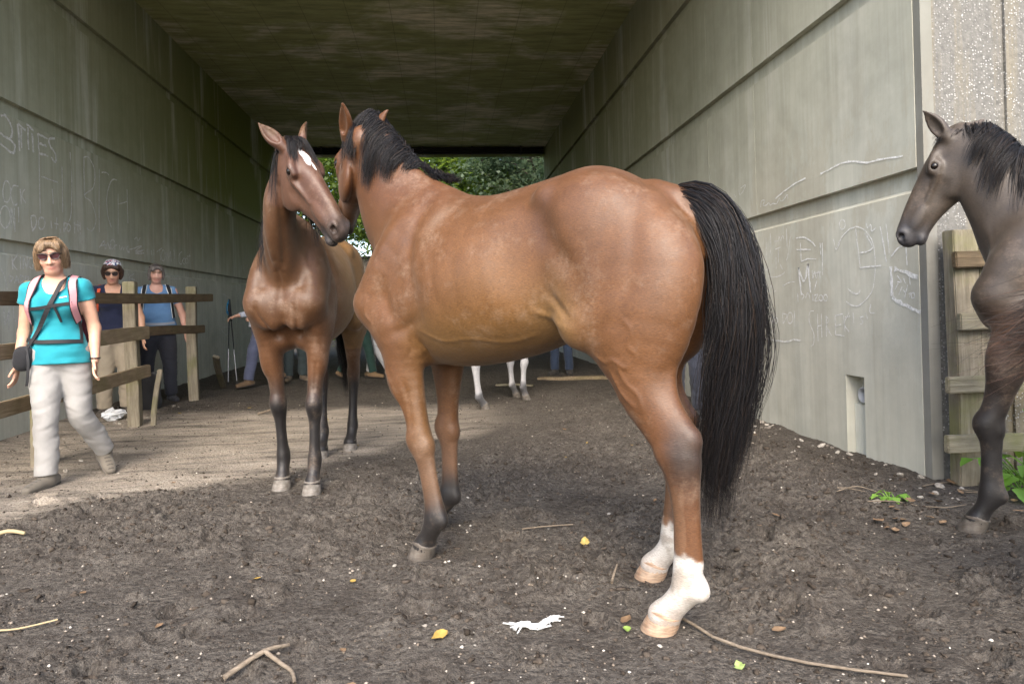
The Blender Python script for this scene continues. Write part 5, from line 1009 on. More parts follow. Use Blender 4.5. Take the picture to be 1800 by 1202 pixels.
def person(loc, rz, J, label, skin=SKIN, shirt=(.0, .4, .45), trousers=(.4, .4, .4), boots=(.09, .075, .06), hair=(.22, .14, .08), hair_style='bob', face=(0, 1, 0), sleeve=.35, vox=.007,
           build=1., seed=1, glasses=False, scarf=None, bust=.0, belly=.0, neckline=.06, baggy=1., lens=None, grip=None, shirt_long=.0):
    root = empty('person', loc, rz); root.scale.x = -1; tag(root, label, 'person')
    g = {k: np.array(v, float) for k, v in J.items()}
    hip = (g['hipL']+g['hipR'])/2; sh = (g['shL']+g['shR'])/2; mid = (hip+sh)/2
    hz = unit(g['head']-g['neck']); hy = np.array(face, float); hy = unit(hy-hz*(hz@hy)); hx = np.cross(hy, hz)        # hx = to the person's right in this frame
    H = lambda a, b, c: g['head']+hx*a+hy*b+hz*c
    Ax = np.array([hx, hy, hz]); B = build; lat = unit(g['shL']-g['shR'])
    torso = [tube([hip+V3(0, -.01, -.06), hip+V3(0, 0, .05), mid+V3(0, .0, -.02), mid+V3(0, .01, .12), sh+V3(0, 0, -.04)], np.array([.165, .165, .140, .160, .150])*B, np.array([.112, .115, .105, .115, .085])*B, n=lat, k=.05),
             tube([g['shR']+lat*.02, sh+V3(0, -.01, .025), g['shL']-lat*.02], (.050, .062, .050), k=.05)]
    if bust: torso += [ell(mid+lat*s*.075+V3(0, .085*B, .115), (.07*B, .055+bust, .065), k=.05) for s in (1, -1)]
    if belly: torso += [ell(mid+V3(0, .05, -.06), (.17*B, .10+belly, .15), k=.07)]
    arms = []
    for s in 'LR':
        a, e, w = g['sh'+s], g['el'+s], g['wr'+s]
        arms += [tube([a, a*.5+e*.5, e], np.array([.056, .047, .040])*B**.5, k=.035), tube([e, e*.55+w*.45, w], np.array([.040, .036, .025])*B**.5, k=.025)]
    legs = []
    for s in 'LR':
        a, k, f = g['hip'+s], g['kn'+s], g['an'+s]
        legs += [tube([a+V3(0, 0, .02), a*.5+k*.5, k], np.array([.098, .080, .058])*B**.6, k=.05), tube([k, k*.6+f*.4, f], np.array([.058, .055, .038])*B**.5, k=.03)]
    # ---- body: one continuous surface
    hd = [ell(H(0, -.012, .035), (.076, .096, .086), Ax, k=.03), ell(H(0, .022, -.030), (.062, .072, .084), Ax, k=.03), ell(H(0, .050, -.090), (.040, .036, .030), Ax, k=.03),
          tube([H(0, .090, .012), H(0, .100, -.012), H(0, .108, -.034)], (.008, .010, .014), k=.014), ell(H(.013, .094, -.036), (.010, .012, .009), Ax, k=.008), ell(H(-.013, .094, -.036), (.010, .012, .009), Ax, k=.008),
          ell(H(0, .086, -.064), (.024, .010, .006), Ax, k=.006, col=(.42, .17, .14)), ell(H(0, .084, -.074), (.020, .010, .006), Ax, k=.006, col=(.42, .17, .14))]
    for s in (1, -1):
        hd += [ell(H(s*.036, .062, -.028), (.026, .026, .026), Ax, k=.025), ell(H(s*.076, -.008, -.012), (.010, .020, .030), Ax, k=.008), tube([H(s*.012, .090, .034), H(s*.032, .090, .038), H(s*.052, .078, .030)], .008, k=.010, col=(.20, .13, .09)),
               ell(H(s*.030, .106, .012), (.018, .016, .010), Ax, k=.010, op='s')]
    hd += [tube([H(-.02, .098, -.069), H(0, .104, -.069), H(.02, .098, -.069)], .0022, k=.003, op='s')]
    nk = [tube([sh+V3(0, -.01, .02), g['neck'], H(0, -.02, -.05)], (.062, .054, .055), k=.04)]
    body = torso+legs+arms+nk+hd
    for s, sg in (('L', 1), ('R', -1)):
        hp = grip[s] if grip and s in grip else None
        fo = g['ha'+s]-g['wr'+s]
        body += hand_prims(g['wr'+s], fo, V3(-sg*(-1), 0, 0) if hp is None else hp[0], V3(0, 1, 0) if hp is None else hp[1], None, .5 if hp is None else 1.6)
    Vx, F = sdf_mesh(body, vox); 
    cl = sdf_cols(body, Vx, skin, .006); h = (Vx-g['head'])@Ax.T
    chk = np.exp(-(((np.abs(h[:, 0])-.040)/.022)**2+((h[:, 2]+.030)/.022)**2))*(h[:, 1] > .04); cl = cl*(1-.25*chk[:, None])+V3(.60, .22, .17)*.25*chk[:, None]
    eye = (np.exp(-(((np.abs(h[:, 0])-.030)/.010)**2+((h[:, 2]-.012)/.0055)**2))*(h[:, 1] > .06))[:, None]; cl = cl*(1-.8*eye)+V3(.03, .02, .018)*.8*eye
    mesh_obj('body', Vx, F, M_skin, root, True, cl)
    # ---- shirt
    infl = lambda prs, r: [P((lambda fn: lambda X: fn(X)-r)(p.fn), p.lo-r, p.hi+r, p.k, p.op) for p in prs]
    sp = infl(torso, .011)+[tube([hip+V3(0, .0, .08), hip+V3(0, .0, -.02), hip+V3(0, 0, -.16)], np.array([.165, .200, .222])*B+.006, np.array([.118, .152, .168])*B+.006, n=lat, k=.05)]
    for s in 'LR':
        a, e, w = g['sh'+s], g['el'+s], g['wr'+s]
        q = a+(e-a)*sleeve if sleeve <= 1 else e+(w-e)*(sleeve-1)
        pts = [a, (a+q)/2, q] if sleeve <= 1 else [a, (a+e)/2, e, q]
        sp.append(tube([*pts, q+unit(q-pts[-2])*.05], ([.062, .059, .058, .058] if sleeve <= 1 else [.068, .058, .050, .042, .042]), k=.03)); sp.append(cut(q, q-pts[-2], .13))
    sp.append(ell(sh+V3(0, .055, .055), (.075, .06, neckline+.055), axes((1, 0, 0), (0, .8, .35)), k=.012, op='s')); sp.append(ell(g['neck']+V3(0, 0, .02), (.066, .066, .06), k=.01, op='s'))
    sp.append(cut(hip+V3(0, 0, -.035-shirt_long), (0, .03, -1), .38))
    Vs, Fs = sdf_mesh(sp, vox); Vs = fold(Vs, .013, (14, 14, 22), seed); sh_o = mesh_obj('shirt', Vs, Fs, M_cloth, root, True, np.tile(np.array(shirt), (len(Vs), 1)))
    # ---- trousers
    tp = [tube([hip+V3(0, -.005, -.05), hip+V3(0, 0, .06)], np.array([.178, .165])*B, np.array([.128, .118])*B, n=lat, k=.05), cut(hip+V3(0, 0, .065), (0, 0, 1), .30)]
    for s in 'LR':
        a, k, f = g['hip'+s], g['kn'+s], g['an'+s]; b_ = baggy
        tp += [tube([a+V3(0, 0, .0), a*.5+k*.5, k, k*.5+f*.5, f+(f-k)*.02, f+(f-k)*.12], np.array([.114, .102*b_, .080*b_, .074*b_, .070*b_, .07*b_])*B**.5, k=.03), cut(f+(f-k)*.03, f-k, .17)]
    Vt, Ft = sdf_mesh(tp, vox*1.1); Vt = fold(Vt, .020, (6, 6, 7), seed+5); q_ = Vt.copy(); q_[:, 2] += .35*np.abs(q_[:, 0])+.5*q_[:, 1]; Vt = Vt+(fold(q_, .009, (9, 9, 34), seed+9)-q_)
    mesh_obj('trousers', Vt, Ft, M_cloth, root, True, np.tile(np.array(trousers), (len(Vt), 1)))
    # ---- boots
    for s in 'LR':
        f, t = g['an'+s], unit(g['toe'+s]-g['an'+s]); up = np.cross(np.cross(t, (0, 0, 1)), t); up = unit(up); up = up if up[2] > 0 else -up
        base = f-up*.055
        bp = [tube([f+V3(0, 0, .03), f, base+t*.01], (.050, .050, .048), k=.03), tube([base-t*.055, base+t*.05, base+t*.13, base+t*.185], (.040, .044, .046, .034), (.036, .040, .034, .024), n=np.cross(t, up), k=.03),
              tube([base-t*.065-up*.032, base+t*.06-up*.034, base+t*.195-up*.026], (.038, .044, .036), (.014, .014, .014), n=np.cross(t, up), k=.008)]
        Vb, Fb = sdf_mesh(bp, vox); dd = (Vb-base)@up; cb = np.tile(np.array(boots), (len(Vb), 1)); m = smooth01(dd, -.022, -.030)[:, None]; cb = cb*(1-m)+V3(.035, .032, .03)*m
        lc = (np.abs(((Vb-f)@t)*60 % 2-1) < .35)*(dd > .02)*(np.abs((Vb-f)@np.cross(t, up)) < .02); cb[lc] = np.array(boots)*.5
        mesh_obj('boot', Vb, Fb, M_boot, root, True, cb)
    # ---- hair
    hp = [ell(H(0, -.018, .040), (.082, .099, .090), Ax, k=.02)]
    if hair_style == 'bob':
        for s in (1, -1): hp += [tube([H(s*.045, .045, .090), H(s*.074, .026, .04), H(s*.080, .018, -.02), H(s*.076, .022, -.075)], (.026, .021, .022, .014), k=.025)]
        hp += [tube([H(0, -.09, .05), H(0, -.10, -.02), H(0, -.085, -.08)], (.055, .058, .040), k=.05), tube([H(-.055, .068, .062), H(-.01, .086, .090), H(.05, .070, .075)], (.018, .022, .020), k=.025)]
        for x0, z0 in ((-.045, .045), (-.028, .050), (.048, .048)): hp.append(tube([H(x0*.6, .084, .085), H(x0, .094, .060), H(x0*1.25, .090, z0-.005)], (.012, .012, .006), k=.012))
    else:
        for s in (1, -1): hp += [tube([H(s*.060, .030, .075), H(s*.086, .008, .02), H(s*.080, .0, -.045), H(s*.078, .0, -.07)], (.028, .026, .024, .016), k=.03)]
        hp += [tube([H(0, -.085, .04), H(0, -.09, -.03), H(0, -.075, -.075)], (.06, .055, .04), k=.05), tube([H(-.05, .068, .068), H(0, .080, .088), H(.05, .070, .068)], (.018, .018, .018), k=.02)]
    hp += [ell(H(0, .075, -.02), (.060, .055, .078), Ax, k=.012, op='s')]
    Vh, Fh = sdf_mesh(hp, vox*.9); Vh = fold(Vh, .007, (60, 60, 9), seed+20); mesh_obj('hair', Vh, Fh, M_hairdo, root, True, np.tile(np.array(hair), (len(Vh), 1)))
    if scarf is not None:
        qp = [ell(H(0, -.022, .052), (.096, .106, .094), Ax, k=.01), cut(H(0, .09, .062), -hz*.95-hy*.15, .30)]
        Vq, Fq = sdf_mesh(qp, vox); mesh_obj('headscarf', Vq, Fq, M_pattern, root, True, np.tile(np.array(scarf), (len(Vq), 1)))
    if glasses:
        gl = empty('sunglasses', (0, 0, 0)); gl.parent = root
        o = bpy.data.objects.new('frame', None)
        bm = bmesh.new()
        for s in (1, -1):
            c = H(s*.034, .104, .010); ring = []
            for i in range(18):
                t = 2*math.pi*i/18; ring.append(c+hx*(.027*math.copysign(abs(math.cos(t))**.6, math.cos(t)))+hz*(.019*math.copysign(abs(math.sin(t))**.7, math.sin(t)))-hy*.006*abs(math.cos(t)))
            vs = [bm.verts.new(r) for r in ring]; vb = [bm.verts.new(r-hy*.003) for r in ring]; bm.faces.new(vs); bm.faces.new(vb[::-1])
            for i in range(18): bm.faces.new((vs[i], vb[i], vb[(i+1) % 18], vs[(i+1) % 18]))
        bmesh.ops.recalc_face_normals(bm, faces=bm.faces); bm_obj('lens', bm, lens or M_lens, gl)
        fr = [tube([H(-.082, .0, .020), H(-.066, .085, .024), H(-.034, .104, .031), H(0, .108, .020), H(.034, .104, .031), H(.066, .085, .024), H(.082, .0, .020)], .0035, k=.003, seg=30)]
        for s in (1, -1): fr.append(tube([H(s*.062, .096, .012), H(s*.052, .1035, -.006), H(s*.034, .105, -.010), H(s*.014, .106, -.004), H(s*.008, .107, .014)], .0028, k=.003, seg=12))
        Vg, Fg = sdf_mesh(fr, .0028); mesh_obj('frame', Vg, Fg, M_frame, gl, True)
        bpy.data.objects.remove(o)
    return root, sp, H, g
def surf_path(sp, pts, off=.010, front=1):
    """lay (x, z) points on the front (or back) of a garment given by its primitives"""
    out = []
    for x, z in pts:
        ys = np.linspace(.42, -.2, 160)*front; X = np.stack([np.full(160, x), ys, np.full(160, z)], 1); d = sdf_eval(sp, X); i = np.argmax(d < off); out.append((x, ys[i] if d[i] < off else .0, z))
    return np.array(out)
def strap(name, path, width, mat, parent, sp=None, thick=.006):
    q = cr(np.array(path), max(12, len(path)*5)); t = np.gradient(q, axis=0); t /= np.linalg.norm(t, axis=1)[:, None]+1e-9
    if sp is not None:
        e = .01; n = np.stack([sdf_eval(sp, q+np.eye(3)[i]*e)-sdf_eval(sp, q-np.eye(3)[i]*e) for i in range(3)], 1); n /= np.linalg.norm(n, axis=1)[:, None]+1e-9
        ker = np.ones(5)/5; n = np.stack([np.convolve(np.pad(n[:, i], 2, 'edge'), ker, 'valid') for i in range(3)], 1)
    else: n = np.tile(V3(0, 1, 0), (len(q), 1))
    b = np.cross(t, n); b /= np.linalg.norm(b, axis=1)[:, None]+1e-9; n = np.cross(b, t)
    V = np.concatenate([q+b*width/2, q+b*width/2+n*thick, q-b*width/2+n*thick, q-b*width/2]); m = len(q); F = []
    for i in range(m-1):
        for k in range(4): F.append((k*m+i, k*m+i+1, ((k+1) % 4)*m+i+1, ((k+1) % 4)*m+i))
    F += [(0, m, 2*m, 3*m), (m-1, 4*m-1, 3*m-1, 2*m-1)]
    return mesh_obj(name, V, F, mat, parent)
def flat_col(name, c, rough=.8): return NB(name, rough, .25).out(c)
def soft_bag(name, c, r, mat_col, parent, vox=.008, seed=0, ax=None):
    pr = [ell(np.array(c)+V3(sx*r[0]*.45, sy*r[1]*.4, sz*r[2]*.5), (r[0]*.62, r[1]*.66, r[2]*.58), k=.05) for sx in (1, -1) for sy in (1, -1) for sz in (1, -1)]+[ell(c, np.array(r)*.9, k=.03)]
    V, F = sdf_mesh(pr, vox); V = fold(V, .012, (16, 16, 16), seed); return mesh_obj(name, V, F, M_cloth, parent, True, np.tile(np.array(mat_col), (len(V), 1)))
def stand_joints(h=1.65, stance=.11, armo=.06, lean=0.):
    k = h/1.65
    J = dict(hipL=(.085, 0, .88), hipR=(-.085, 0, .88), knL=(stance*.9, .03, .48), knR=(-stance*.9, .03, .48), anL=(stance, -.01, .09), anR=(-stance, -.01, .09), toeL=(stance+.06, .2, .075), toeR=(-stance-.06, .2, .075),
             shL=(.175, -.01, 1.33), shR=(-.175, -.01, 1.33), elL=(.175+armo*1.4, -.02, 1.04), elR=(-.175-armo*1.4, -.02, 1.04), wrL=(.18+armo*1.6, .06, .82), wrR=(-.18-armo*1.6, .06, .82), haL=(.18+armo*1.6, .10, .72), haR=(-.18-armo*1.6, .10, .72),
             neck=(0, .0, 1.40), head=(0, .03, 1.545))
    return {a: tuple(x*k for x in b) for a, b in J.items()}
def rz_face(dx, dy): return math.atan2(dy, dx)-math.pi/2       # rotate local +y onto (dx, dy)

# -- walker in turquoise
JA = dict(hipR=(-.085, .01, .87), hipL=(.085, .0, .88), knR=(-.045, .14, .50), knL=(.12, .02, .47), anR=(-.04, .16, .095), anL=(.22, -.20, .17), toeR=(-.12, .34, .075), toeL=(.30, -.05, .06),
          shR=(-.162, .0, 1.315), shL=(.162, .01, 1.335), elR=(-.215, -.06, 1.03), elL=(.212, -.04, 1.05), wrR=(-.245, .0, .81), wrL=(.232, .05, .83), haR=(-.25, .035, .71), haL=(.235, .09, .735), neck=(-.005, .02, 1.405), head=(-.015, .045, 1.548))
YA = (-2.65, 5.02, .0)
pA, spA, HA, gA = person(YA, rz_face(.22, -.975), JA, 'woman walking in turquoise top, pale grey trousers and tinted sunglasses', shirt=(.018, .235, .285), trousers=(.27, .262, .25), hair=(.20, .135, .080), glasses=True, bust=.012, belly=.0, sleeve=.30, vox=.0062, seed=3, boots=(.12, .105, .085), baggy=.98, neckline=.05, face=(.12, 1, .02), shirt_long=.03, build=.93)
rngh = np.random.default_rng(91); _hs = []
for i in range(1100):
    ph = rngh.uniform(.62, 5.66); sx, cy = math.sin(ph), math.cos(ph); r = rngh.uniform(.94, 1.08); e = rngh.uniform(-.095, -.06)
    _hs.append(np.array([HA(.012+rngh.normal()*.012, -.01+rngh.normal()*.035, .131), HA(.055*sx*r, .055*cy*r-.012, .118), HA(.090*sx*r, .104*cy*r-.016, .055), HA(.098*sx*r, .108*cy*r-.012, -.01), HA((.094+rngh.normal()*.004)*sx*r, .100*cy*r-.004, e)]))
for i in range(220):
    u = rngh.uniform(-1, 1); sd = 1 if u > .25 else -1
    _hs.append(np.array([HA(.02+rngh.normal()*.01, .03, .128), HA(.02+u*.035, .082, .108), HA(.02*sd+u*.05, .101, .072), HA(sd*(.045+.02*abs(u)), .094, .045+rngh.normal()*.008)]))
strands('hair_strands', _hs, .0013, hair_mat('light brown hair', (.16, .10, .055), (.40, .29, .19), .4), pA, rngh, 9)
bk = empty('rucksack', YA, pA.rotation_euler.z); bk.scale.x = -1; tag(bk, 'pink and black rucksack worn by the woman in turquoise', 'rucksack')
M_pink = flat_col('faded pink padding', (.52, .25, .27)); 
soft_bag('pack', (0, -.24, 1.12), (.15, .10, .24), (.16, .045, .06), bk, .01, 5)
for s in (-1, 1):
    pth = surf_path(spA, [(s*.115, 1.365), (s*.128, 1.28), (s*.135, 1.20), (s*.140, 1.10)]); pth = np.vstack([[s*.105, -.10, 1.40], [s*.108, -.03, 1.415], pth])
    strap('shoulder_strap', pth, .058, M_web, bk, spA, .006); strap('shoulder_strap_padding', pth+V3(0, .006, 0), .042, M_pink, bk, spA, .006)
    strap('lower_strap', surf_path(spA, [(s*.140, 1.12), (s*.150, 1.04), (s*.158, .97)]), .022, M_web, bk, spA, .005)
strap('chest_strap', surf_path(spA, [(-.13, 1.19), (-.06, 1.195), (.02, 1.21), (.13, 1.225)], .014), .022, M_web, bk, spA); strap('waist_strap', surf_path(spA, [(-.165, .985), (-.09, .97), (0, .968), (.09, .966), (.165, .962)], .012), .026, M_web, bk, spA)
strap('strap_end', surf_path(spA, [(.03, 1.20), (.045, 1.15), (.055, 1.10)], .016), .014, M_web, bk, spA)
cb = empty('camera_bag', YA, pA.rotation_euler.z); cb.scale.x = -1; tag(cb, 'small black camera bag slung across the woman in turquoise', 'bag')
strap('sling', np.vstack([[.075, -.05, 1.415], surf_path(spA, [(.062, 1.38), (.03, 1.28), (-.02, 1.17), (-.08, 1.05), (-.13, .96)], .017), [-.165, .11, .91]]), .028, M_web, cb, spA)
soft_bag('pouch', (-.175, .10, .86), (.046, .036, .062), (.018, .018, .02), cb, .007, 7)
strap('dangling_strap', [(-.15, .13, .93), (-.135, .15, .84), (-.14, .15, .74), (-.15, .14, .68)], .016, M_web, cb)
wb = [tube([gA['wrL']+V3(.029*math.cos(t), .029*math.sin(t), .012) for t in np.linspace(0, 6.283, 13)], .006, k=.003, seg=24)]
Vw, Fw = sdf_mesh(wb, .004); mesh_obj('bracelet', Vw, Fw, M_frame, pA, True)
txt = bpy.data.curves.new('logo', 'FONT')   # tiny pale maker's mark on the chest
bpy.data.curves.remove(txt)
strap('chest_logo', surf_path(spA, [(.055, 1.262), (.075, 1.266), (.095, 1.27)], .003), .010, flat_col('pale print', (.5, .62, .66)), pA, spA, .002)

# -- two women behind the fence
zB = .05
JB = stand_joints(1.70); JB['head'] = (.0, .065, 1.582); JB['neck'] = (0, .02, 1.443)
YB = (-3.66, 8.05, zB)
pB, spB, HB, gB = person(YB, rz_face(.42, -.9), JB, 'woman in navy top and patterned headscarf looking down behind the fence', skin=(.50, .29, .20), shirt=(.014, .018, .042), trousers=(.33, .28, .21), hair=(.045, .025, .018), hair_style='short', glasses=True, bust=.012, sleeve=.3, vox=.009, seed=12, scarf=(.035, .05, .13), face=(-.12, .85, -.50), neckline=.10, baggy=1.1, lens=M_frame)
bB = empty('rucksack', YB, pB.rotation_euler.z); bB.scale.x = -1; tag(bB, 'dark rucksack with orange straps on the woman in navy', 'rucksack')
soft_bag('pack', (0, -.24, 1.15), (.14, .10, .22), (.05, .02, .015), bB, .012, 15)
for s in (-1, 1): strap('shoulder_strap', np.vstack([[s*.12, -.10, 1.42], [s*.125, -.03, 1.445], surf_path(spB, [(s*.135, 1.38), (s*.145, 1.28), (s*.15, 1.16)])]), .03, flat_col('orange strap', (.55, .09, .04)), bB, spB)
YC = (-3.62, 9.12, zB)
JC = stand_joints(1.74, .13, .075); 
pC, spC, HC, gC = person(YC, rz_face(.40, -.92), JC, 'woman in light blue T-shirt and dark trousers leaning behind the fence end', shirt=(.12, .235, .42), trousers=(.035, .036, .045), hair=(.16, .14, .13), glasses=False, bust=.02, belly=.03, build=1.12, sleeve=.5, vox=.009, seed=22, boots=(.03, .03, .035), face=(.05, 1, .02), skin=(.58, .34, .27), shirt_long=.04)
bC = empty('rucksack', YC, pC.rotation_euler.z); bC.scale.x = -1; tag(bC, 'black and white strapped rucksack on the woman in light blue', 'rucksack')
soft_bag('pack', (0, -.26, 1.18), (.15, .10, .24), (.03, .03, .035), bC, .012, 25)
M_piping = flat_col('white piping', (.6, .62, .6))
for s in (-1, 1):
    pt = np.vstack([[s*.12, -.12, 1.46], [s*.125, -.03, 1.485], surf_path(spC, [(s*.14, 1.42), (s*.155, 1.32), (s*.17, 1.20), (s*.185, 1.06)])])
    strap('shoulder_strap', pt, .06, M_piping, bC, spC); strap('shoulder_strap_padding', pt+V3(0, .006, 0), .042, M_web, bC, spC)
strap('waist_strap', surf_path(spC, [(-.19, 1.0), (-.09, .99), (0, .988), (.09, .99), (.19, 1.0)], .012), .03, flat_col('grey webbing', (.30, .33, .38)), bC, spC)
Vg, Fg = sdf_mesh([tube([HC(-.075, .03, .085), HC(-.04, .055, .105), HC(0, .06, .112), HC(.04, .055, .105), HC(.075, .03, .085)], (.012, .018, .010, .018, .012), (.010,)*5, k=.005)], .006)
mesh_obj('sunglasses', Vg, Fg, M_frame, pC, True)
sk = empty('rucksack', (-3.42, 8.35, zB)); tag(sk, 'black rucksack standing on the ground behind the fence post', 'rucksack'); soft_bag('pack', (0, 0, .20), (.10, .13, .22), (.008, .008, .009), sk, .012, 33); strap('carry_loop', [(.0, -.04, .40), (.0, -.02, .46), (0, .02, .46), (0, .04, .40)], .02, M_web, sk)

# -- walker with poles, half hidden by the dark bay
def stride(h, side=1, step=.30):
    J = stand_joints(h); k = h/1.65
    J['knL'] = (.09*k, .5*step*side*k, .49*k); J['anL'] = (.09*k, .75*step*side*k, .10*k); J['toeL'] = (.11*k, (.75*step*side+.2)*k, .08*k)
    J['knR'] = (-.09*k, -.15*step*side*k, .47*k); J['anR'] = (-.09*k, -.95*step*side*k, .13*k); J['toeR'] = (-.11*k, (-.95*step*side+.19)*k, .06*k)
    return J
YD = (-2.70, 10.5, .09)
JD = stride(1.66, 1, .34); JD['elR'] = (-.30, -.02, 1.08); JD['wrR'] = (-.34, .22, 1.02); JD['haR'] = (-.345, .31, 1.0)
JD['elL'] = (.26, -.02, 1.06); JD['wrL'] = (.27, .22, .98); JD['haL'] = (.27, .31, .97)
pD, spD, HD, gD = person(YD, rz_face(-.75, -.66), JD, 'walker in white long sleeved shirt and blue trousers carrying trekking poles', shirt=(.52, .55, .62), trousers=(.085, .095, .15), hair=(.03, .022, .02), hair_style='short', glasses=True, sleeve=1.75, vox=.010, seed=42, boots=(.13, .085, .05), lens=M_frame, grip={'R': (V3(0, 0, -1), V3(1, 0, 0))})
M_black = flat_col('black rubber', (.012, .012, .014), .6); M_blue = flat_col('blue strap', (.02, .16, .30)); M_alu = flat_col('grey pole shaft', (.42, .43, .45), .4)
for s, (tx, ty) in enumerate(((-.345, .36), (-.39, .20))):
    po = empty('trekking_pole', YD, pD.rotation_euler.z); po.scale.x = -1; tag(po, ('trekking pole with blue strap held upright by the walker in white', 'second trekking pole slanting beside the upright one')[s], 'pole')
    top = V3(-.345, .305, 1.28-.03*s); bot = V3(tx, ty, .0)
    for nm, a, b_, r, mt in (('grip', 0, .24, .017, M_black), ('upper_shaft', .24, .58, .009, M_black), ('lower_shaft', .58, .96, .007, M_alu), ('tip', .96, 1., .006, M_black)):
        Vp, Fp = [], []; limb(Vp, Fp, [top+(bot-top)*a, top+(bot-top)*(a+b_)/2, top+(bot-top)*b_], r, r*.9, 8); mesh_obj(nm, np.array(Vp), np.array(Fp), mt, po, True)
    strap('wrist_strap', [top+V3(.0, .01, -.02), top+V3(.04, .05, -.08), top+V3(.03, .05, -.18), top+V3(0, .01, -.2)], .022, M_blue, po)
pl = plank('wooden_board', (.09, .04, 1.05), M_wood_post, None, (-3.18, 10.1, .30), (1.0, .35, 0), 51); tag(pl, 'old wooden board leaning by the trekking poles', 'board')

# -- walkers beyond the horses, seen only between legs and bodies
def simple_person(x, y, rz, lab, **kw):
    return person((x, y, ground_z(x, y)), rz, kw.pop('J'), lab, vox=.012, hair_style='short', **kw)
simple_person(-1.42, 11.6, rz_face(.9, -.4), 'walker in dark green trousers behind the two bay horses', J=stride(1.70, 1, .28), shirt=(.10, .12, .10), trousers=(.022, .050, .040), hair=(.10, .07, .05), seed=61, boots=(.20, .13, .07), sleeve=1.7)
simple_person(-1.12, 11.9, rz_face(.95, -.3), 'walker in brown boots and white socks close behind the green trousers', J=stride(1.66, -1, .26), shirt=(.30, .30, .32), trousers=(.42, .42, .42), hair=(.20, .16, .12), seed=67, boots=(.17, .12, .07), sleeve=.4)
simple_person(-2.42, 11.5, rz_face(.3, -.95), 'walker in grey green trousers standing beyond the dark bay horse', J=stand_joints(1.68), shirt=(.16, .18, .16), trousers=(.05, .065, .065), hair=(.12, .10, .08), seed=71, boots=(.16, .12, .08), sleeve=.4)
simple_person(2.32, 6.35, rz_face(-.5, -.85), 'walker in grey T-shirt and dark jeans hidden behind the black tail', J=stand_joints(1.70, .10, .07), shirt=(.22, .24, .27), trousers=(.020, .023, .034), hair=(.05, .035, .025), seed=77, boots=(.05, .05, .055), sleeve=.45)
simple_person(1.95, 11.2, rz_face(-.4, -.9), 'walker in faded blue jeans deep in the underpass by a plank', J=stand_joints(1.70, .12), shirt=(.15, .15, .17), trousers=(.035, .050, .085), hair=(.08, .06, .05), seed=83, boots=(.04, .035, .03), sleeve=1.7)
pl = plank('wooden_plank', (1.3, .14, .05), M_wood_rail, None, (2.05, 10.2, .03), (0, 0, -.35), 52); tag(pl, 'weathered plank lying on the dark ground deep in the underpass', 'plank')
pl = plank('wooden_stick', (.55, .03, .03), M_wood_railx, None, (.98, 9.6, .03), (0, .0, -.4), 53); tag(pl, 'pale straight stick on the ground behind the grey pony', 'stick')
# ---------------------------------------------------------------- small things on the ground
def stone_mesh(seed):
    bm = ico(1, 2); rng = np.random.default_rng(seed); o = rng.uniform(0, 50, 3); f = rng.uniform(.55, 1, 3)
    for v in bm.verts:
        n = mnoise.noise(v.co*1.3+Vector(o))*.35+mnoise.noise(v.co*3+Vector(o))*.12
        v.co = Vector((v.co.x*f[0], v.co.y*f[1], v.co.z*f[2]*.6))*(1+n)
    me = bpy.data.meshes.new('stone'); bm.to_mesh(me); bm.free(); return me
def stone_mat():
    b = NB('flint and chalk stones', .75, .3); r = b.new('ShaderNodeObjectInfo').outputs['Random']; n = b.noise(b.coord(), 3, 5, .6)
    c = b.ramp(r, [(0, (.16, .14, .12)), (.35, (.30, .27, .23)), (.7, (.42, .39, .34)), (1, (.46, .43, .38))]); return b.out(b.mix(b.ramp(n, [(.4, 0), (.7, .6)]), c, (.12, .10, .08)), None, b.bump(n, .4, .1))
def leaf_obj_mat(name, c1, c2):
    b = NB(name, .7, .3); r = b.new('ShaderNodeObjectInfo').outputs['Random']; n = b.noise(b.coord(), 40, 4, .6)
    return b.out(b.mix(b.ramp(n, [(.35, 0), (.7, .7)]), b.ramp(r, [(0, c1), (1, c2)]), tuple(x*.45 for x in c1)), None, b.bump(n, .3, .004))
def leaf_mesh(seed, L=.05, w=.4, curl=.35):
    rng = np.random.default_rng(seed); V, F = [], []; n = 7
    for i in range(n):
        t = i/(n-1); ww = w*L*math.sin(math.pi*min(1, t**.8))*(1+.15*rng.normal()) if 0 < i < n-1 else .001; zc = curl*L*(t-.5)**2*2
        for s in (-1, 0, 1): V.append((L*(t-.5), s*ww, zc+abs(s)*ww*.35+rng.normal()*.001))
    for i in range(n-1):
        for j in range(2): F.append((i*3+j, i*3+j+1, i*3+j+4, i*3+j+3))
    me = bpy.data.meshes.new('leaf'); me.from_pydata(V, [], F)
    for p in me.polygons: p.use_smooth = True
    return me
def twig(name, pts, r0, r1, mat, label, cat, branches=()):
    VV, FF = [], []; limb(VV, FF, pts, r0, r1, 7)
    for b in branches: limb(VV, FF, b, r0*.8, r1, 6)
    V = np.array(VV); c = V.mean(0); c[2] = 0; o = mesh_obj(name, V-c, np.array(FF), mat, None, True); o.location = c; return tag(o, label, cat)
def gz(x, y, up=.0): return V3(x, y, ground_z(x, y)+up)
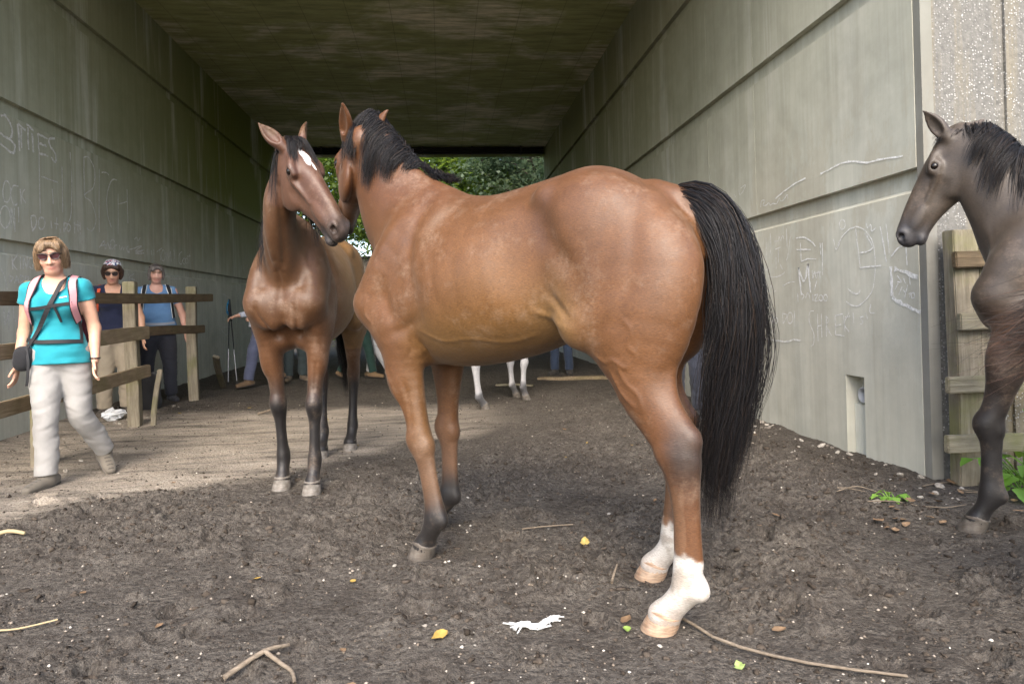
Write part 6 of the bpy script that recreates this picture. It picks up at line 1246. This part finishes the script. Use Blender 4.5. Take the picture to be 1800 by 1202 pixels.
def build_debris():
    rng = np.random.default_rng(77); ms = stone_mat(); sm = [stone_mesh(i) for i in range(7)]
    for m in sm: m.materials.append(ms)
    def stone(x, y, s, lab, grp):
        o = inst('stone', sm[rng.integers(0, 7)], None, (x, y, ground_z(x, y)+s*.12), (rng.normal()*.3, rng.normal()*.3, rng.uniform(0, 6.28)), (s, s*rng.uniform(.7, 1.1), s*rng.uniform(.6, 1))); tag(o, lab, 'stone', grp)
    for i in range(60):   # along the foot of the right wall and its corner
        y = rng.uniform(3.15, 6.3); x = 2.83-abs(rng.normal())*.16 if y > 3.75 else rng.uniform(2.2, 3.5)
        stone(x, y, rng.choice([.012, .018, .026, .036], p=[.4, .3, .2, .1]), 'small pale stone among rubble at the foot of the right wall', 'stones along the right wall')
    for i in range(50):
        y = rng.uniform(5.2, 8.6); x = rng.uniform(-3.9, -2.75); stone(x, y, rng.choice([.014, .022, .034], p=[.5, .35, .15]), 'small pale stone lying around the wooden fence posts', 'stones by the fence')
    for i in range(45):
        y = rng.uniform(1.9, 5.) ; x = rng.uniform(-.85, .9)*y; stone(x if x < 2.6 else x-1., y, rng.choice([.006, .010, .015], p=[.5, .35, .15]), 'small pale pebble lying loose on the churned mud', 'pebbles on the mud')
    V, F = [], []; k = 0                                                   # fine grit, past counting
    n = 5200; y = 1.7+rng.uniform(0, 1, n)**1.5*7; x = rng.uniform(-.95, .9, n)*y; ok = (x > -4)*(x < 2.8); x, y = x[ok], y[ok]; n = len(x); s = rng.uniform(.0025, .0075, n)*(1+y*.05)
    h, _, _ = ground_height(x, y); h = flatten(x, y, prints(x, y, h))
    oc = np.array([(1, 0, 0), (-1, 0, 0), (0, 1, 0), (0, -1, 0), (0, 0, .7), (0, 0, -.7)]); of = np.array([(0, 2, 4), (2, 1, 4), (1, 3, 4), (3, 0, 4), (2, 0, 5), (1, 2, 5), (3, 1, 5), (0, 3, 5)])
    P_ = np.stack([x, y, h+s*.3], 1)[:, None]+oc[None]*s[:, None, None]*rng.uniform(.6, 1.4, (n, 6, 1)); b_ = NB('grit', .85, .2); rr = b_.new('ShaderNodeNewGeometry').outputs['Random Per Island']
    o = mesh_obj('grit', P_.reshape(-1, 3), (of[None]+np.arange(n)[:, None, None]*6).reshape(-1, 3), b_.out(b_.ramp(rr, [(0, (.02, .016, .012)), (.62, (.055, .044, .034)), (.85, (.16, .13, .10)), (.955, (.34, .30, .25)), (1, (.52, .49, .43))]))); tag(o, 'fine grit and crumbs of soil scattered over the mud', 'grit', kind='stuff')
    # crumbs and clods of mud, larger
    n = 11000; y = 1.6+rng.uniform(0, 1, n)**1.3*3.6; x = rng.uniform(-.95, .9, n)*y; ok = (x > -3.9)*(x < 2.75); x, y = x[ok], y[ok]; n = len(x); h, dry, pat = ground_height(x, y); keep = rng.uniform(0, 1, n) < (.15+.85*pat)*(1-.85*dry); x, y = x[keep], y[keep]; n = len(x); h, _, _ = ground_height(x, y); h = flatten(x, y, prints(x, y, h))
    bm = ico(1, 1); bv = np.array([v.co for v in bm.verts]); bm.verts.index_update(); bf = np.array([[v.index for v in f.verts] for f in bm.faces]); bm.free()
    s = np.minimum(rng.gamma(1.4, .0030, n)+.0025, .017); q = bv[None]*(1+rng.normal(size=(n, len(bv), 1))*.42)*s[:, None, None]*rng.uniform(.6, 1.3, (n, 1, 3))*V3(1, 1, .7)
    V = (q+np.stack([x, y, h+s*.15], 1)[:, None]).reshape(-1, 3); b_ = NB('mud clods', .92, .15); rr = b_.new('ShaderNodeNewGeometry').outputs['Random Per Island']; nn = b_.noise(b_.coord(), 120, 4, .7)
    o = mesh_obj('mud_clods', V, (bf[None]+np.arange(n)[:, None, None]*len(bv)).reshape(-1, 3), b_.out(b_.mix(b_.ramp(nn, [(.35, 0), (.7, .7)]), b_.ramp(rr, [(0, (.026, .020, .015)), (1, (.088, .071, .056))]), (.03, .023, .017)), None, b_.bump(nn, .6, .006))); tag(o, 'loose crumbs and clods of dark mud', 'mud', kind='stuff')
    # fallen leaves
    my = leaf_obj_mat('yellow leaf', (.34, .22, .05), (.42, .33, .11)); mb = leaf_obj_mat('brown leaf', (.16, .10, .055), (.30, .20, .12)); mg = leaf_obj_mat('green leaf', (.20, .30, .06), (.32, .40, .14))
    lm = {}
    for nm, m in (('y', my), ('b', mb), ('g', mg)):
        lm[nm] = [leaf_mesh(i+ord(nm), .062, .24+.05*i, .18) for i in range(3)]
        for me in lm[nm]: me.materials.append(m)
    def leaf(x, y, s, c, lab, grp=None):
        o = inst('fallen_leaf', lm[c][rng.integers(0, 3)], None, (x, y, ground_z(x, y)+.012*s), (rng.normal()*.14, rng.normal()*.14, rng.uniform(0, 6.28)), (s, s, s)); tag(o, lab, 'leaf', grp)
    leaf(-.04, 2.28, 1.05, 'y', 'orange yellow round leaf lying on mud left of the white rope scrap'); leaf(.61, 3.03, 1.0, 'y', 'yellow leaf lying on the mud just ahead of the white hind feet')
    leaf(.60, 2.30, .95, 'b', 'curled pale brown leaf on the mud near the rope scrap'); leaf(.585, 2.24, .8, 'g', 'pale green leaf beside the curled brown leaf'); leaf(.86, 1.98, .8, 'g', 'green yellow leaf near the bottom of the long twig'); leaf(1.08, 2.16, 1., 'b', 'reddish brown leaf right of the long bent twig')
    for i in range(26): y = rng.uniform(1.9, 6); leaf(rng.uniform(-.7, .75)*y, y, rng.uniform(.4, .8), 'b', 'small brown dead leaf lying on the churned mud', 'brown leaves on the mud')
    for i in range(16): y = rng.uniform(2.6, 9); leaf(rng.uniform(-.4, .35)*y, y, rng.uniform(.4, .8), 'y', 'small yellow fallen leaf on the dark ground', 'yellow leaves on the ground')
    for i in range(34): leaf(rng.uniform(2.0, 3.5), rng.uniform(3.0, 3.7), rng.uniform(.5, 1.2), 'b', 'dead brown leaf in the litter below the mossy fence', 'leaf litter below the mossy fence')
    # sticks
    st = wood('dry twig bark', (.10, .078, .056), (.24, .195, .145), 0, 0); straw = flat_col('straw', (.30, .24, .14))
    twig('forked_stick', [gz(-.70, 2.18, .015), gz(-.60, 2.26, .02), gz(-.535, 2.32, .02)], .0095, .006, st, 'thick forked dead stick lying on the mud', 'stick', [[gz(-.60, 2.265, .02), gz(-.53, 2.20, .018), gz(-.49, 2.16, .016), gz(-.47, 2.10, .012)]])
    twig('long_twig', [gz(.76, 2.33, .02), gz(.80, 2.26, .02), gz(.86, 2.14, .018), gz(.97, 2.03, .016), gz(1.10, 1.93, .014), gz(1.3, 1.84, .014)], .0062, .0045, st, 'long thin bent twig running from the white hind hoof', 'twig')
    twig('straw_stalk', [gz(-1.60, 2.55, .012), gz(-1.52, 2.57, .013), gz(-1.40, 2.60, .012)], .004, .003, straw, 'pale straw stalk lying on the mud', 'straw')
    twig('wood_splinter', [gz(-2.28, 3.66, .015), gz(-2.2, 3.67, .017), gz(-2.12, 3.67, .015)], .012, .009, straw, 'pale broken splinter of wood on the ground', 'splinter')
    twig('thin_twig', [gz(.36, 3.32, .015), gz(.48, 3.36, .02), gz(.62, 3.37, .015)], .004, .003, st, 'thin dark twig on the mud under the bay belly', 'twig'); twig('thin_twig', [gz(.62, 2.58, .01), gz(.64, 2.63, .02), gz(.67, 2.69, .03)], .006, .004, st, 'short twig standing out of the mud before the hind hooves', 'twig')
    for i in range(12):
        x, y, a, L = rng.uniform(1.9, 3.3), rng.uniform(3.1, 3.68), rng.uniform(-1.6, 1.6), rng.uniform(.12, .42)
        p = [gz(x+math.cos(a)*L*t, y+math.sin(a)*L*t*.3, .006+.012*rng.uniform()) for t in (0, .5, 1)]; o = twig('thin_twig', p, .0035, .002, st, 'dry twig in the litter at the foot of the wing wall', 'twig'); o['group'] = 'twigs in the litter'
    twig('curved_stick', [gz(-2.05, 7.75, .02), gz(-1.9, 7.85, .06), gz(-1.78, 7.9, .09)], .014, .008, st, 'short curved stick where the pale strip meets dark ground', 'stick')
    # scrap of white rope
    VV, FF = [], []
    for k in range(16):
        p = [V3(.21+.16*t+rng.normal()*.013, 2.30+.02*math.sin(t*9)+.05*t+rng.normal()*.010, 0) for t in np.linspace(0, 1, 6)]; p = [V3(q[0], q[1], ground_z(q[0], q[1])+.006+.012*rng.uniform()) for q in p]; limb(VV, FF, p, .0026, .0018, 5)
    V = np.array(VV); o = mesh_obj('rope_scrap', V-V.mean(0), np.array(FF), flat_col('white frayed rope', (.52, .52, .50)), None, True); o.location = V.mean(0); tag(o, 'frayed scrap of white rope lying on the mud', 'rope')
    V = []; F = []
    q = V3(-3.62, 7.55, 0); bmx = ico(.11, 3)
    for v in bmx.verts: v.co += Vector((mnoise.noise(v.co*18), mnoise.noise(v.co*18+Vector((9, 0, 0))), mnoise.noise(v.co*18+Vector((0, 9, 0)))))*.07; v.co.z *= .55
    o = bm_obj('crumpled_bag', bmx, flat_col('white plastic bag', (.66, .68, .70), .4), None); o.location = (-3.55, 7.75, ground_z(-3.55, 7.75)+.05); tag(o, 'crumpled white plastic bag on the ground behind the fence', 'bag')
    # plants
    lf = leaf_mat('nettle leaves', (.10, .22, .03), (.20, .36, .07), .35)
    def plant(x, y, n, L, H, seed, lab):
        r = empty('green_plant', (x, y, ground_z(x, y))); tag(r, lab, 'plant'); g = np.random.default_rng(seed); VV, FF = [], []; V, F = [], []
        for i in range(n):
            a = g.uniform(0, 6.28); b = V3(g.normal()*.015, g.normal()*.015, 0); e = b+V3(math.cos(a)*H*.7, math.sin(a)*H*.7, H*g.uniform(.35, 1)); limb(VV, FF, [b, (b+e)/2+V3(0, 0, H*.15), e], .0035, .002, 5)
            d = unit(V3(math.cos(a), math.sin(a), -.25)); s = unit(np.cross(d, V3(0, 0, 1))); u = np.cross(s, d); k = len(V); m = 6; ll = L*g.uniform(.7, 1.2)
            for j in range(m):
                t = j/(m-1); w_ = ll*.42*math.sin(math.pi*t**.75)*(1+.12*(-1)**j)
                for sg in (-1, 0, 1): V.append(e+d*ll*t+s*sg*w_+u*(abs(sg)*w_*.3-ll*.25*t*t))
            for j in range(m-1):
                for c in (0, 1): F.append((k+j*3+c, k+j*3+c+1, k+j*3+c+4, k+j*3+c+3))
        mesh_obj('stem', np.array(VV), np.array(FF), lf, r, True); mesh_obj('leaves', np.array(V), np.array(F), lf, r, True)
    plant(3.12, 3.42, 16, .10, .13, 1, 'leafy green plant growing behind the black foreleg of the young horse'); plant(3.32, 3.5, 14, .11, .2, 2, 'broad leaved plant at the foot of the mossy fence'); plant(3.3, 3.62, 10, .07, .5, 5, 'taller green weed climbing the mossy fence')
    plant(-1.52, 2.06, 6, .035, .02, 3, 'tiny green seedling sprouting alone from the mud'); plant(2.35, 3.42, 16, .045, .05, 4, 'tuft of small weeds in the litter near the wall corner')
for M_, rz_, s_, lg_ in (((.338, 2.873), RZ1, 1., LEGS1), (O2, RZ2, S2, LEGS2), (O3, RZ3, S3, LEGS3), ((.58, 7.95), math.radians(48), .86, LEGS4)):
    for kind, sd, xk, yk in lg_:
        T = FORE if kind == 'f' else HIND
        STANDS.append((*hpos(sorted(xk)[0][1]+T[-1, 1], sorted(yk)[0][1], M_, rz_, s_), .085))
STANDS += [(-2.74, 4.85, .12), (-2.58, 5.22, .1)]
build_ground(); build_underpass(); build_fences(); build_trees(); build_debris()
